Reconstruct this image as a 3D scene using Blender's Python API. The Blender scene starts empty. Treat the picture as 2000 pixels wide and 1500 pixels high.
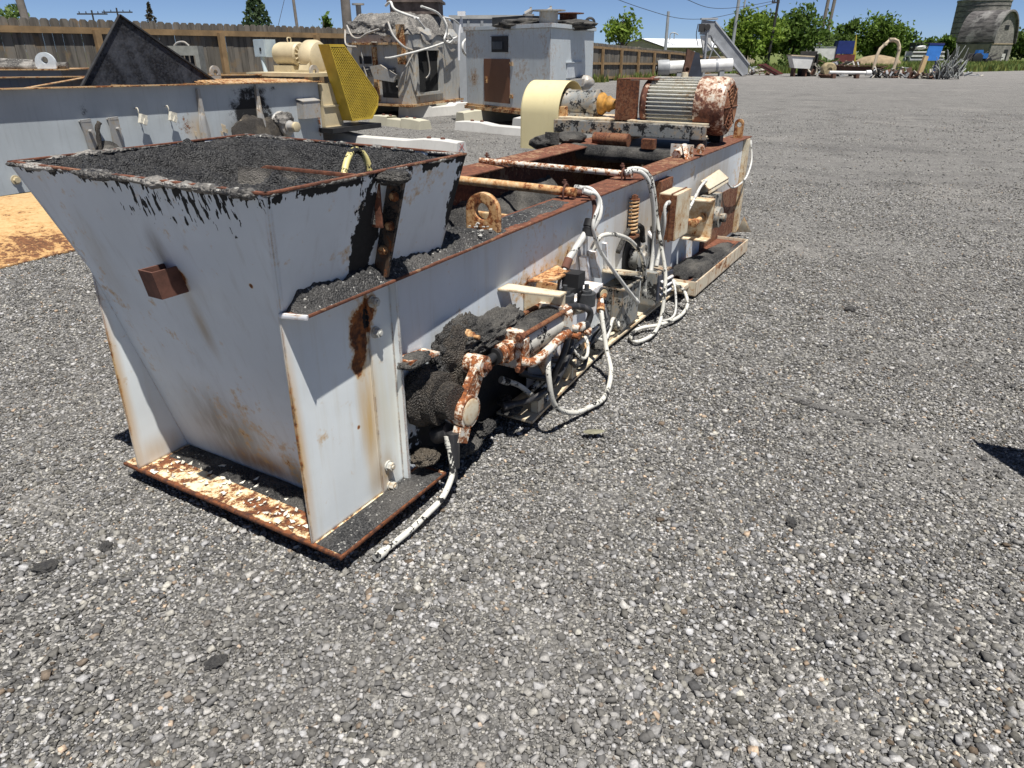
import bpy, bmesh, math, random
import numpy as np
from mathutils import Vector, Matrix, Euler

R = math.radians
SC = bpy.context.scene
COL = SC.collection
rng = np.random.default_rng(7)
random.seed(7)

# ------------------------------------------------------------------ camera, sky, sun, exposure
cd = bpy.data.cameras.new("camera")
cd.sensor_width = 36.0
cd.lens = 36.0 * 1390 / 2000
cd.clip_start = 0.05
cd.clip_end = 3000
cam = bpy.data.objects.new("camera", cd)
COL.objects.link(cam)
cam.location = (0, 0, 1.6)
cam.rotation_euler = (R(90) - math.atan(650 / 1390), 0, 0)
SC.camera = cam

SUN_EL = 71.0
SUN_DIR = Vector((0.358, -0.934, math.tan(R(SUN_EL)))).normalized()      # towards the sun
w = bpy.data.worlds.new("World")
SC.world = w
w.use_nodes = True
wn = w.node_tree
bg = wn.nodes['Background']
sky = wn.nodes.new('ShaderNodeTexSky')
sky.sky_type = 'NISHITA'
sky.sun_disc = False
sky.sun_elevation = R(SUN_EL)
sky.sun_rotation = math.atan2(SUN_DIR.x, SUN_DIR.y)
sky.altitude = 0
sky.air_density = 0.32
sky.dust_density = 0.25
sky.ozone_density = 3.5
wn.links.new(sky.outputs[0], bg.inputs[0])
bg.inputs[1].default_value = 0.076
sl = bpy.data.lights.new("sun", 'SUN')
sl.energy = 5.0
sl.angle = R(0.5)
sl.color = (1.0, 0.972, 0.925)
so = bpy.data.objects.new("sun", sl)
COL.objects.link(so)
so.location = (6, -10, 30)
so.rotation_euler = SUN_DIR.to_track_quat('Z', 'Y').to_euler()
SC.view_settings.view_transform = 'Standard'
SC.view_settings.look = 'None'
SC.view_settings.exposure = 0.52
SC.view_settings.gamma = 1.0
SC.cycles.use_denoising = True
SC.cycles.max_bounces = 6
SC.cycles.diffuse_bounces = 3
SC.cycles.glossy_bounces = 3
SC.cycles.transparent_max_bounces = 8
SC.cycles.sample_clamp_indirect = 6

# ------------------------------------------------------------------ noise in numpy
def _h(ix, iy, iz, s):
    n = (ix.astype(np.int64) * 374761393 + iy.astype(np.int64) * 668265263 + iz.astype(np.int64) * 2147483647 + s * 1274126177) & 0xffffffff
    n = ((n ^ (n >> 13)) * 1274126177) & 0xffffffff
    n = ((n ^ (n >> 16)) * 2246822519) & 0xffffffff
    return ((n ^ (n >> 15)) & 0xffff) / 65535.0
def vnoise(p, s=0):
    p = np.asarray(p, float)
    i = np.floor(p).astype(np.int64); f = p - i; f = f * f * (3 - 2 * f)
    x, y, z = i[..., 0], i[..., 1], i[..., 2]; fx, fy, fz = f[..., 0], f[..., 1], f[..., 2]
    def L(a, b, t): return a + (b - a) * t
    c = lambda dx, dy, dz: _h(x + dx, y + dy, z + dz, s)
    return L(L(L(c(0,0,0), c(1,0,0), fx), L(c(0,1,0), c(1,1,0), fx), fy),
             L(L(c(0,0,1), c(1,0,1), fx), L(c(0,1,1), c(1,1,1), fx), fy), fz)
def fbm(p, o=4, s=0):
    p = np.asarray(p, float); a = 0.5; t = 0; n = 0
    for k in range(o):
        t = t + a * vnoise(p * (2 ** k) + 17.3 * k, s + k); n += a; a *= 0.55
    return t / n - 0.5

# ------------------------------------------------------------------ mesh builder
def frame_of(d):
    d = np.asarray(d, float); d = d / np.linalg.norm(d)
    a = np.array([0, 0, 1.0]) if abs(d[2]) < 0.9 else np.array([1.0, 0, 0])
    u = np.cross(a, d); u /= np.linalg.norm(u)
    return u, np.cross(d, u), d
_ico = {}
def ico(sub):
    if sub not in _ico:
        bm = bmesh.new(); bmesh.ops.create_icosphere(bm, subdivisions=sub, radius=1.0)
        bm.verts.ensure_lookup_table()
        _ico[sub] = (np.array([v.co[:] for v in bm.verts]), [[v.index for v in f.verts] for f in bm.faces]); bm.free()
    return _ico[sub]
def catmull(pts, n=6):
    P = [np.asarray(p, float) for p in pts]
    if len(P) < 3: return P
    P = [2 * P[0] - P[1]] + P + [2 * P[-1] - P[-2]]
    out = []
    for i in range(1, len(P) - 2):
        for k in range(n):
            t = k / n
            out.append(0.5 * ((2 * P[i]) + (-P[i-1] + P[i+1]) * t + (2*P[i-1] - 5*P[i] + 4*P[i+1] - P[i+2]) * t*t + (-P[i-1] + 3*P[i] - 3*P[i+1] + P[i+2]) * t**3))
    out.append(P[-2])
    return out

class MB:
    def __init__(s): s.v = []; s.f = []
    def add(s, vs, fs):
        o = len(s.v); s.v += [tuple(float(c) for c in q) for q in vs]; s.f += [[o + i for i in q] for q in fs]; return s
    def box(s, x0, x1, y0, y1, z0, z1):
        v = [(x, y, z) for z in (z0, z1) for y in (y0, y1) for x in (x0, x1)]
        return s.add(v, [(0,2,3,1), (4,5,7,6), (0,1,5,4), (2,6,7,3), (0,4,6,2), (1,3,7,5)])
    def obox(s, c, size, rot=(0,0,0)):
        m = Euler(rot).to_matrix(); h = [q / 2 for q in size]; v = []
        for z in (-1, 1):
            for y in (-1, 1):
                for x in (-1, 1): v.append(tuple(Vector(c) + m @ Vector((x*h[0], y*h[1], z*h[2]))))
        return s.add(v, [(0,2,3,1), (4,5,7,6), (0,1,5,4), (2,6,7,3), (0,4,6,2), (1,3,7,5)])
    def prism(s, poly, vec):
        n = len(poly); a = [np.asarray(p, float) for p in poly]; b = [p + np.asarray(vec, float) for p in a]
        nn = np.zeros(3)
        for i in range(n): nn += np.cross(a[i], a[(i+1) % n])
        fl = np.dot(nn, vec) < 0
        fs = [list(range(n))[::-1], list(range(n, 2*n))] + [[i, (i+1) % n, n + (i+1) % n, n + i] for i in range(n)]
        if fl: fs = [q[::-1] for q in fs]
        return s.add(a + b, fs)
    def cyl(s, p0, p1, r0, r1=None, n=20, cap=True):
        r1 = r0 if r1 is None else r1
        p0 = np.asarray(p0, float); p1 = np.asarray(p1, float); u, w_, d = frame_of(p1 - p0); v = []
        for p, r in ((p0, r0), (p1, r1)):
            for k in range(n):
                a = 2 * math.pi * k / n; v.append(p + r * (u * math.cos(a) + w_ * math.sin(a)))
        fs = [[k, (k+1) % n, n + (k+1) % n, n + k] for k in range(n)]
        if cap: fs += [list(range(n))[::-1], list(range(n, 2*n))]
        return s.add(v, fs)
    def hex(s, p0, p1, r): return s.cyl(p0, p1, r, n=6)
    def lathe(s, p0, d, prof, n=28):
        """prof: (distance along d, radius)"""
        p0 = np.asarray(p0, float); u, w_, d = frame_of(d); v = []; m = len(prof)
        for t, r in prof:
            for k in range(n):
                a = 2 * math.pi * k / n; v.append(p0 + d * t + max(r, 1e-4) * (u * math.cos(a) + w_ * math.sin(a)))
        fs = [[j*n + k, j*n + (k+1) % n, (j+1)*n + (k+1) % n, (j+1)*n + k] for j in range(m-1) for k in range(n)]
        fs += [list(range(n))[::-1], list(range((m-1)*n, m*n))]
        return s.add(v, fs)
    def tube(s, pts, r, n=10, smooth=6, cap=True, rough=0):
        P = catmull(pts, smooth) if smooth else [np.asarray(p, float) for p in pts]
        m = len(P); v = []; u = None
        rr = r if hasattr(r, '__len__') else None
        for i, p in enumerate(P):
            d = P[min(i+1, m-1)] - P[max(i-1, 0)]
            d = d / (np.linalg.norm(d) + 1e-9)
            if u is None: u = frame_of(d)[0]
            u = u - d * np.dot(u, d); u /= np.linalg.norm(u) + 1e-9; w_ = np.cross(d, u)
            q = np.interp(i / (m-1), np.linspace(0, 1, len(rr)), rr) if rr is not None else r
            for k in range(n):
                a = 2 * math.pi * k / n
                q2 = q * (1 + rough * (random.random() - .5))
                v.append(p + q2 * (u * math.cos(a) + w_ * math.sin(a)))
        fs = [[j*n + k, j*n + (k+1) % n, (j+1)*n + (k+1) % n, (j+1)*n + k] for j in range(m-1) for k in range(n)]
        if cap: fs += [list(range(n))[::-1], list(range((m-1)*n, m*n))]
        return s.add(v, fs)
    def lump(s, c, r, sub=3, amp=.25, freq=3.0, seed=0, flat=None):
        v, f = ico(sub); r = np.asarray(r if hasattr(r, '__len__') else (r, r, r), float)
        d = 1 + amp * 2 * fbm(v * freq + seed * 7.7, 4, seed)
        q = v * d[:, None] * r + np.asarray(c, float)
        if flat is not None: q[:, 2] = np.maximum(q[:, 2], flat)
        return s.add(q, f)
    def hfield(s, x0, x1, nx, y0, y1, ny, fn, skirt=None):
        X, Y = np.meshgrid(np.linspace(x0, x1, nx), np.linspace(y0, y1, ny), indexing='ij')
        Z = fn(X, Y); v = np.stack([X, Y, Z], -1).reshape(-1, 3)
        fs = [(i*ny + j, (i+1)*ny + j, (i+1)*ny + j+1, i*ny + j+1) for i in range(nx-1) for j in range(ny-1)]
        s.add(v, fs)
        if skirt is not None:
            rim = [i*ny for i in range(nx)] + [(nx-1)*ny + j for j in range(1, ny)] + [i*ny + ny-1 for i in range(nx-2, -1, -1)] + [j for j in range(ny-2, 0, -1)]
            n = len(rim); a = v[rim]; b = a.copy(); b[:, 2] = skirt
            s.add(list(a) + list(b), [[(k+1) % n, k, n + k, n + (k+1) % n] for k in range(n)])
        return s
    def ringplate(s, outer, inner, vec):
        n = len(outer); o = [np.asarray(p, float) for p in outer]; i = [np.asarray(p, float) for p in inner]; vec = np.asarray(vec, float)
        v = o + i + [p + vec for p in o] + [p + vec for p in i]; fs = []
        for k in range(n):
            l = (k+1) % n
            fs += [[k, n + k, n + l, l], [2*n + k, 2*n + l, 3*n + l, 3*n + k], [k, l, 2*n + l, 2*n + k], [n + k, 3*n + k, 3*n + l, n + l]]
        return s.add(v, fs)
    def build(s, name, mat, parent=None, smooth=35, M=None, weld=False):
        me = bpy.data.meshes.new(name); me.from_pydata(s.v, [], s.f)
        if M is not None: me.transform(M)
        bm = bmesh.new(); bm.from_mesh(me)
        if weld: bmesh.ops.remove_doubles(bm, verts=bm.verts, dist=1e-5)
        bmesh.ops.recalc_face_normals(bm, faces=bm.faces) ; bm.to_mesh(me); bm.free()
        me.materials.append(mat)
        if smooth:
            me.polygons.foreach_set('use_smooth', [True] * len(me.polygons)); me.set_sharp_from_angle(angle=R(smooth))
        o = bpy.data.objects.new(name, me); COL.objects.link(o)
        if parent is not None: o.parent = parent
        return o
def npmesh(name, V, F, mat, parent=None, smooth=False, col=None):
    """big meshes: V (n,3), F (m,k) with one k"""
    me = bpy.data.meshes.new(name); V = np.asarray(V, np.float32); F = np.asarray(F, np.int32); m, k = F.shape
    me.vertices.add(len(V)); me.vertices.foreach_set('co', V.ravel())
    me.loops.add(m * k); me.loops.foreach_set('vertex_index', F.ravel())
    me.polygons.add(m); me.polygons.foreach_set('loop_start', np.arange(0, m*k, k, dtype=np.int32))
    try: me.polygons.foreach_set('loop_total', np.full(m, k, dtype=np.int32))
    except Exception: pass
    if smooth: me.polygons.foreach_set('use_smooth', np.ones(m, bool))
    me.update(calc_edges=True)
    if col is not None:
        a = me.color_attributes.new('tint', 'FLOAT_COLOR', 'POINT'); a.data.foreach_set('color', np.asarray(col, np.float32).ravel())
    me.materials.append(mat)
    o = bpy.data.objects.new(name, me); COL.objects.link(o)
    if parent is not None: o.parent = parent
    return o
def tag(o, label=None, cat=None, group=None, kind=None):
    if label: o['label'] = label
    if cat: o['category'] = cat
    if group: o['group'] = group
    if kind: o['kind'] = kind
    return o
def thing(name, label, cat, loc=(0,0,0), rz=0, group=None):
    o = bpy.data.objects.new(name, None); COL.objects.link(o); o.empty_display_size = .2
    o.location = loc; o.rotation_euler = (0, 0, rz); return tag(o, label, cat, group)
def dup(root, loc, rz, label=None, sc=None):
    r = root.copy(); COL.objects.link(r); r.location = loc; r.rotation_euler = (0, 0, rz)
    if sc: r.scale = sc
    if label: r['label'] = label
    for ch in list(root.children):
        c = ch.copy(); COL.objects.link(c); c.parent = r
        for g in ch.children:
            e = g.copy(); COL.objects.link(e); e.parent = c
    return r

# ------------------------------------------------------------------ material builder
class NT:
    def __init__(s, name):
        s.m = bpy.data.materials.new(name); s.m.use_nodes = True; s.t = s.m.node_tree; s.N = s.t.nodes; s.bsdf = s.N['Principled BSDF']
        s.P = s.N.new('ShaderNodeTexCoord').outputs['Object']
    def n(s, t, **k):
        q = s.N.new('ShaderNode' + t)
        for a, b in k.items(): setattr(q, a, b)
        return q
    def put(s, sock, v):
        if isinstance(v, bpy.types.NodeSocket): s.t.links.new(v, sock)
        elif v is not None:
            if sock.type == 'RGBA' and hasattr(v, '__len__') and len(v) == 3: v = (*v, 1)
            sock.default_value = v
    def math(s, op, a, b=None, c=None):
        q = s.n('Math', operation=op); s.put(q.inputs[0], a)
        if b is not None: s.put(q.inputs[1], b)
        if c is not None: s.put(q.inputs[2], c)
        return q.outputs[0]
    def mix(s, f, a, b, bt='MIX'):
        q = s.n('Mix', data_type='RGBA', blend_type=bt); s.put(q.inputs[0], f); s.put(q.inputs[6], a); s.put(q.inputs[7], b); return q.outputs[2]
    def step(s, v, lo, hi, a=0., b=1.):
        q = s.n('MapRange', interpolation_type='SMOOTHSTEP'); s.put(q.inputs[0], v)
        for i, x in enumerate((lo, hi, a, b)): s.put(q.inputs[i+1], x)
        return q.outputs[0]
    def vec(s, sc, P=None, loc=(0,0,0), rot=(0,0,0)):
        q = s.n('Mapping'); s.put(q.inputs[0], P if P is not None else s.P); q.inputs[1].default_value = loc; q.inputs[2].default_value = rot; q.inputs[3].default_value = sc; return q.outputs[0]
    def noise(s, sc, det=4, rough=.55, P=None, dist=0):
        q = s.n('TexNoise'); s.put(q.inputs['Vector'], P if P is not None else s.P); q.inputs['Scale'].default_value = sc; q.inputs['Detail'].default_value = det; q.inputs['Roughness'].default_value = rough; q.inputs['Distortion'].default_value = dist; return q.outputs[0]
    def voro(s, sc, P=None, feature='F1', rnd=1):
        q = s.n('TexVoronoi', feature=feature); s.put(q.inputs['Vector'], P if P is not None else s.P); q.inputs['Scale'].default_value = sc; q.inputs['Randomness'].default_value = rnd; return q
    def sep(s, P=None):
        q = s.n('SeparateXYZ'); s.put(q.inputs[0], P if P is not None else s.P); return q.outputs
    def blob(s, c, r):
        q = s.n('VectorMath', operation='SUBTRACT'); s.put(q.inputs[0], s.P); q.inputs[1].default_value = c
        d = s.n('VectorMath', operation='DIVIDE'); s.put(d.inputs[0], q.outputs[0]); d.inputs[1].default_value = r
        l = s.n('VectorMath', operation='LENGTH'); s.put(l.inputs[0], d.outputs[0])
        return s.step(l.outputs['Value'], 1.0, 0.0)
    def bump(s, h, strength=.5, dist=.004, nrm=None):
        q = s.n('Bump'); q.inputs['Strength'].default_value = strength; q.inputs['Distance'].default_value = dist; s.put(q.inputs['Height'], h)
        if nrm is not None: s.put(q.inputs['Normal'], nrm)
        return q.outputs[0]
    def edge(s, r=.012):
        b = s.n('Bevel', samples=4); b.inputs[0].default_value = r; g = s.n('NewGeometry')
        d = s.n('VectorMath', operation='DOT_PRODUCT'); s.put(d.inputs[0], b.outputs[0]); s.put(d.inputs[1], g.outputs['Normal'])
        return s.step(s.math('SUBTRACT', 1.0, d.outputs['Value']), .02, .22), b.outputs[0]
    def out(s, col, rough=.7, nrm=None, metal=0, spec=None):
        s.put(s.bsdf.inputs['Base Color'], col); s.put(s.bsdf.inputs['Roughness'], rough); s.put(s.bsdf.inputs['Metallic'], metal)
        if nrm is not None: s.put(s.bsdf.inputs['Normal'], nrm)
        if spec is not None: s.put(s.bsdf.inputs['Specular IOR Level'], spec)
        return s.m

RUST = ((.060, .022, .010), (.30, .095, .020))
def paint(name, base, thr=.62, rust=RUST, stain=(.55, .33, .11), edge=.16, er=.012, streak=.35, dirt=(.20, .17, .13), rough=.45,
          rblobs=(), tblobs=(), sblobs=(), tar=.9, drip=None, sc=1.0, band=.04, bump=.4, soft=.14, bevel=True, specks=0, wavy=0, tband=.035):
    """old painted steel: paint, yellow run-off stains, rust where it chips, black tar splashes"""
    t = NT(name)
    n1 = t.noise(2.1 * sc, 5); n2 = t.noise(15 * sc, 8, .66); n3 = t.noise(1, 5, .6, P=t.vec((26 * sc, 26 * sc, 2.2 * sc)))
    n4 = t.noise(60 * sc, 3)
    if bevel: e, bn = t.edge(er)
    else: e, bn = 0.0, None
    ra = t.math('ADD', t.math('MULTIPLY', n2, .55), t.math('MULTIPLY', n1, .45))
    if bevel: ra = t.math('MULTIPLY_ADD', t.math('MULTIPLY', e, t.step(t.noise(7 * sc, 3), .32, .55)), edge, ra)
    sv = t.voro(6.5 * sc); svc = t.n('SeparateColor'); t.put(svc.inputs[0], sv.outputs['Color'])
    spk = t.math('MULTIPLY', t.step(t.math('MULTIPLY_ADD', n4, .06, sv.outputs['Distance']), .125, .05), t.step(svc.outputs[0], .60, .9))
    if specks: ra = t.math('MULTIPLY_ADD', spk, specks, ra)
    for c, r, k in rblobs: ra = t.math('MULTIPLY_ADD', t.blob(c, r), k, ra)
    ra = t.math('MULTIPLY_ADD', t.math('SUBTRACT', t.noise(46 * sc, 6, .72), .5), .30, ra)
    rm = t.step(ra, thr, thr + band)
    sm = t.step(ra, thr - soft, thr + .01)
    col = t.mix(t.step(n1, .3, .7), tuple(c * .86 for c in base), base)
    col = t.mix(t.math('MULTIPLY', t.step(n3, .50, .80), streak), col, dirt)
    for c, r, k, cc in sblobs:
        col = t.mix(t.math('MULTIPLY', t.math('MULTIPLY', t.blob(c, r), t.step(n3, .2, .6, .4, 1)), k), col, cc)
    col = t.mix(t.math('MULTIPLY', sm, .75), col, stain)
    rc = t.mix(t.step(t.noise(28 * sc, 6, .7), .36, .64), rust[0], rust[1])
    col = t.mix(rm, col, rc)
    ta = t.math('MULTIPLY_ADD', n4, .25, t.math('MULTIPLY', t.noise(9 * sc, 6, .65), .75))
    for c, r, k in tblobs: ta = t.math('MULTIPLY_ADD', t.blob(c, r), k, ta)
    if drip:
        zt, ln, dk, (yc, yr) = drip
        z = t.sep()[2]
        y = t.sep()[1]
        d = t.step(t.math('SUBTRACT', zt, z), 0.0, ln, 1.0, 0.0)
        loc = t.step(t.math('ABSOLUTE', t.math('SUBTRACT', y, yc)), yr, yr * .35)
        s2 = t.noise(1, 2, .5, P=t.vec((70, 70, 13)))
        s3 = t.noise(1, 2, .5, P=t.vec((23, 23, 9)))
        ds = t.math('MULTIPLY', t.math('MULTIPLY', t.step(s2, .40, .66), t.step(s3, .36, .62, .35, 1)), t.math('MULTIPLY', d, t.math('MULTIPLY_ADD', loc, .75, .25)))
        ta = t.math('MULTIPLY_ADD', ds, dk, ta)
        ta = t.math('MULTIPLY_ADD', t.step(t.math('SUBTRACT', zt, z), .0, .05, .75, 0.), t.step(t.noise(12, 4), .35, .6), ta)
    tm = t.step(ta, tar, tar + tband)
    col = t.mix(tm, col, t.mix(n4, (.003, .003, .0035), (.016, .0155, .0155)))
    rgh = t.math('MULTIPLY_ADD', rm, .9 - rough, rough)
    rgh = t.math('MAXIMUM', rgh, t.math('MULTIPLY', tm, .82))
    h = t.math('ADD', t.math('MULTIPLY', n2, .35), t.math('MULTIPLY', rm, -.5))
    h = t.math('ADD', h, t.math('MULTIPLY', rm, t.math('MULTIPLY', n4, .8)))
    h = t.math('ADD', h, t.math('MULTIPLY', tm, t.math('MULTIPLY_ADD', t.noise(38 * sc, 4), 1.6, .3)))
    if wavy: bn = t.bump(t.noise(1.7 * sc, 2), wavy, .05, bn)
    return t.out(col, rgh, t.bump(h, bump, .004, bn))

def asphalt(name, a=(.018, .018, .019), b=(.085, .083, .080), dust=0.25, dustc=(.20, .185, .165), sc=1.0, rough=.62, bump=1.0, chips=True):
    t = NT(name)
    v = t.voro(95 * sc); g = t.noise(45 * sc, 6, .7); l = t.noise(4, 5)
    c = t.n('SeparateColor'); t.put(c.inputs[0], v.outputs['Color'])
    col = t.mix(t.step(c.outputs[0], .2, 1.), a, b)
    if chips: col = t.mix(t.step(c.outputs[1], .965, .985), col, (.34, .33, .30))
    col = t.mix(t.math('MULTIPLY', t.step(l, .42, .66), dust), col, dustc)
    h = t.math('SUBTRACT', t.math('MULTIPLY', g, .8), t.math('MULTIPLY', v.outputs['Distance'], .9))
    return t.out(col, t.step(c.outputs[2], 0, 1, rough - .2, rough + .2), t.bump(h, bump, .010))
def plain(name, col, rough=.6, var=.25, sc=6, metal=0, bump=.2):
    t = NT(name); n = t.noise(sc, 6, .6)
    c = t.mix(t.step(n, .3, .7), tuple(x * (1 - var) for x in col), tuple(min(1, x * (1 + var * .5)) for x in col))
    return t.out(c, rough, t.bump(t.noise(sc * 8, 4), bump, .003), metal)

# ------------------------------------------------------------------ ground
MO = np.array([-0.57957, 1.92199, 0.0]); MA = R(59.5)           # where the hopper machine stands and which way it points
MU = np.array([math.cos(MA), math.sin(MA), 0]); MW = np.array([-MU[1], MU[0], 0])
def ground_h(x, y):
    p = np.stack([x, y, np.zeros_like(x)], -1)
    return -.028 * np.exp(-(((x + .75) / 1.6) ** 2 + ((y - 2.3) / 1.2) ** 2)) + .016 * fbm(p * .9, 3, 5) + .012 * fbm(p * 4.0, 3, 6)

t = NT('crushed_asphalt_ground')
v1 = t.voro(92); v2 = t.voro(210); v3 = t.voro(21)
c1 = t.n('SeparateColor'); t.put(c1.inputs[0], v1.outputs['Color'])
c2 = t.n('SeparateColor'); t.put(c2.inputs[0], v2.outputs['Color'])
c3 = t.n('SeparateColor'); t.put(c3.inputs[0], v3.outputs['Color'])
g = t.mix(t.step(c1.outputs[0], .25, 1.), (.070, .068, .064), (.27, .26, .242))
g = t.mix(t.step(c1.outputs[1], .80, .86), g, (.38, .365, .335))
g = t.mix(t.math('MULTIPLY', t.step(c2.outputs[0], .2, 1), .45), g, (.17, .163, .153))
big = t.noise(.23, 5, .6); mid = t.noise(1.3, 5, .6)
g = t.mix(t.math('MULTIPLY', t.step(big, .52, .70), .45), g, (.075, .072, .070))
dst = t.noise(.7, 5, .65, P=t.vec((1, 1, 1), loc=(3, 8, 0)))
g = t.mix(t.math('MULTIPLY', t.step(dst, .46, .64), .55), g, (.19, .182, .17))
g = t.mix(t.math('MULTIPLY', t.step(mid, .50, .68), .40), g, (.066, .063, .060))
g = t.mix(t.math('MULTIPLY', t.step(t.noise(.5, 4, .6, P=t.vec((1, 1, 1), loc=(9, 4, 0))), .55, .70), .45), g, (.27, .255, .232))
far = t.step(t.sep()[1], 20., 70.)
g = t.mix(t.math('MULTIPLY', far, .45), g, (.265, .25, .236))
st2 = t.noise(1, 4, .6, P=t.vec((.9, 5, 1)))
g = t.mix(t.math('MULTIPLY', t.step(st2, .48, .72), .35), g, (.095, .09, .087))
h = t.math('ADD', t.math('MULTIPLY', v1.outputs['Distance'], -1.0), t.math('MULTIPLY', v2.outputs['Distance'], -.45))
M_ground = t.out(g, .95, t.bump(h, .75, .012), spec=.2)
xs = np.concatenate([[-1500, -400, -120, -40], np.linspace(-14, 14, 113), [40, 120, 400, 1500]])
ys = np.concatenate([[-400, -60, -10], np.linspace(-2, 22, 97), [40, 80, 160, 400, 2000]])
X, Y = np.meshgrid(xs, ys, indexing='ij')
fade = np.clip((13.5 - np.maximum(np.abs(X), np.abs(Y - 10))) / 3, 0, 1)
V = np.stack([X, Y, ground_h(X, Y) * fade], -1).reshape(-1, 3)
nx, ny = X.shape
I = (np.arange(nx - 1)[:, None] * ny + np.arange(ny - 1)[None]).ravel()
gr = npmesh('ground', V, np.stack([I, I + ny, I + ny + 1, I + 1], -1), M_ground, smooth=True)
tag(gr, kind='structure')

# loose stones: real little rocks over the part of the yard seen close by
def stones(name, bands, mat):
    base = []
    for k in range(14):
        if k % 3 == 0: v, f = ico(1)
        else:
            v = np.array([(x, y, z) for z in (-1, 1) for y in (-1, 1) for x in (-1, 1)], float) * .72
            f = [(0,2,3),(0,3,1),(4,5,7),(4,7,6),(0,1,5),(0,5,4),(2,6,7),(2,7,3),(0,4,6),(0,6,2),(1,3,7),(1,7,5)]
        q = (v + (rng.random(v.shape) - .5) * (.5 if k % 3 == 0 else .75)) * np.array([1, .6 + .4 * rng.random(), .40 + .35 * rng.random()])
        a, b = rng.random(2) * .7 - .35
        Rx = np.array(Euler((a, b, 0)).to_matrix())
        base.append((q @ Rx.T, np.array(f)))
    VV, FF, CC, off = [], [], [], 0
    for (y0, y1, dens, r0, r1) in bands:
        hw = .80 * y1 + 1.0
        n = int(dens * (y1 - y0) * 2 * hw)
        p = np.stack([(rng.random(n) * 2 - 1) * hw, y0 + (y1 - y0) * rng.random(n)], -1)
        p = p[np.abs(p[:, 0]) < .80 * p[:, 1] + .55]
        l = p - MO[:2]; la_ = l @ MU[:2]; lb_ = l @ MW[:2]
        p = p[~((la_ > .12) & (la_ < 5.0) & (lb_ > .14) & (lb_ < 1.05))]
        cl = fbm(np.stack([p[:, 0] * 1.1, p[:, 1] * 1.1, p[:, 0] * 0], -1), 3, 11)
        fo = np.clip((y1 - p[:, 1]) / (.35 * (y1 - y0)), 0, 1) * np.clip((p[:, 1] - y0) / max(.2 * (y0 - 1.0), .01), 0, 1)
        p = p[rng.random(len(p)) < np.clip(.85 + 2.2 * cl, .22, 1) * fo]
        n = len(p)
        r = r0 * (r1 / r0) ** (rng.random(n) ** 1.7)
        gz_ = ground_h(p[:, 0], p[:, 1]) * np.clip((13.5 - np.maximum(np.abs(p[:, 0]), np.abs(p[:, 1] - 10))) / 3, 0, 1)
        kind = rng.integers(0, 14, n); ang = rng.random(n) * 6.283
        lum = rng.random(n)
        dark = .085 + .09 * rng.random(n); midc = .16 + .15 * rng.random(n); lite = .31 + .25 * rng.random(n)
        gcol = np.where(lum < .42, dark, np.where(lum < .74, midc, lite))
        warm = rng.random(n)
        tint = np.stack([gcol * (1.0 + .06 * warm), gcol * (.985 + .015 * warm), gcol * (.97 - .12 * warm ** 2)], -1)
        tan = rng.random(n) < .03; tint[tan] = gcol[tan, None] * np.array([1.25, .95, .68])
        for k in range(14):
            m = np.where(kind == k)[0]
            if not len(m): continue
            bv, bf = base[k]; c, s = np.cos(ang[m]), np.sin(ang[m])
            q = bv[None] * r[m, None, None]
            qq = np.stack([q[..., 0] * c[:, None] - q[..., 1] * s[:, None] + p[m, 0, None], q[..., 0] * s[:, None] + q[..., 1] * c[:, None] + p[m, 1, None], q[..., 2] + (gz_[m] + r[m] * .38)[:, None]], -1)
            nv = len(bv)
            VV.append(qq.reshape(-1, 3)); CC.append(np.repeat(np.concatenate([tint[m], np.ones((len(m), 1))], 1), nv, 0))
            FF.append((bf[None] + (off + np.arange(len(m)) * nv)[:, None, None]).reshape(-1, 3)); off += len(m) * nv
    return npmesh(name, np.concatenate(VV), np.concatenate(FF), mat, col=np.concatenate(CC))
t = NT('gravel_stone')
at = t.n('VertexColor', layer_name='tint')
gn = t.noise(160, 3)
col = t.mix(t.step(gn, .3, .7), t.mix(1.0, at.outputs[0], (.66, .66, .66), 'MULTIPLY'), at.outputs[0])
dp = t.noise(.45, 5, .6, P=t.vec((1, 1, .01), loc=(5, 2, 0)))
col = t.mix(t.math('MULTIPLY', t.step(dp, .50, .68), .45), col, (.20, .19, .176))
M_stone = t.out(col, .9, t.bump(gn, .4, .003), spec=.25)
gs = stones('gravel', [
    (.90, 2.3, 12000, .0035, .0075), (.90, 2.3, 6500, .006, .0105), (.90, 2.3, 1900, .009, .019),
    (1.75, 3.8, 9500, .0038, .0075), (1.75, 3.8, 3300, .0055, .010), (1.75, 3.8, 700, .008, .016),
    (2.8, 6.2, 4200, .0045, .009), (2.8, 6.2, 900, .007, .012), (2.8, 6.2, 170, .010, .017),
    (4.8, 10.5, 1100, .006, .011), (4.8, 10.5, 120, .009, .016), (8.0, 24.0, 50, .010, .018)], M_stone)
tag(gs, 'loose grey crushed stone and asphalt millings covering the yard', 'gravel', kind='stuff')

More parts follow.
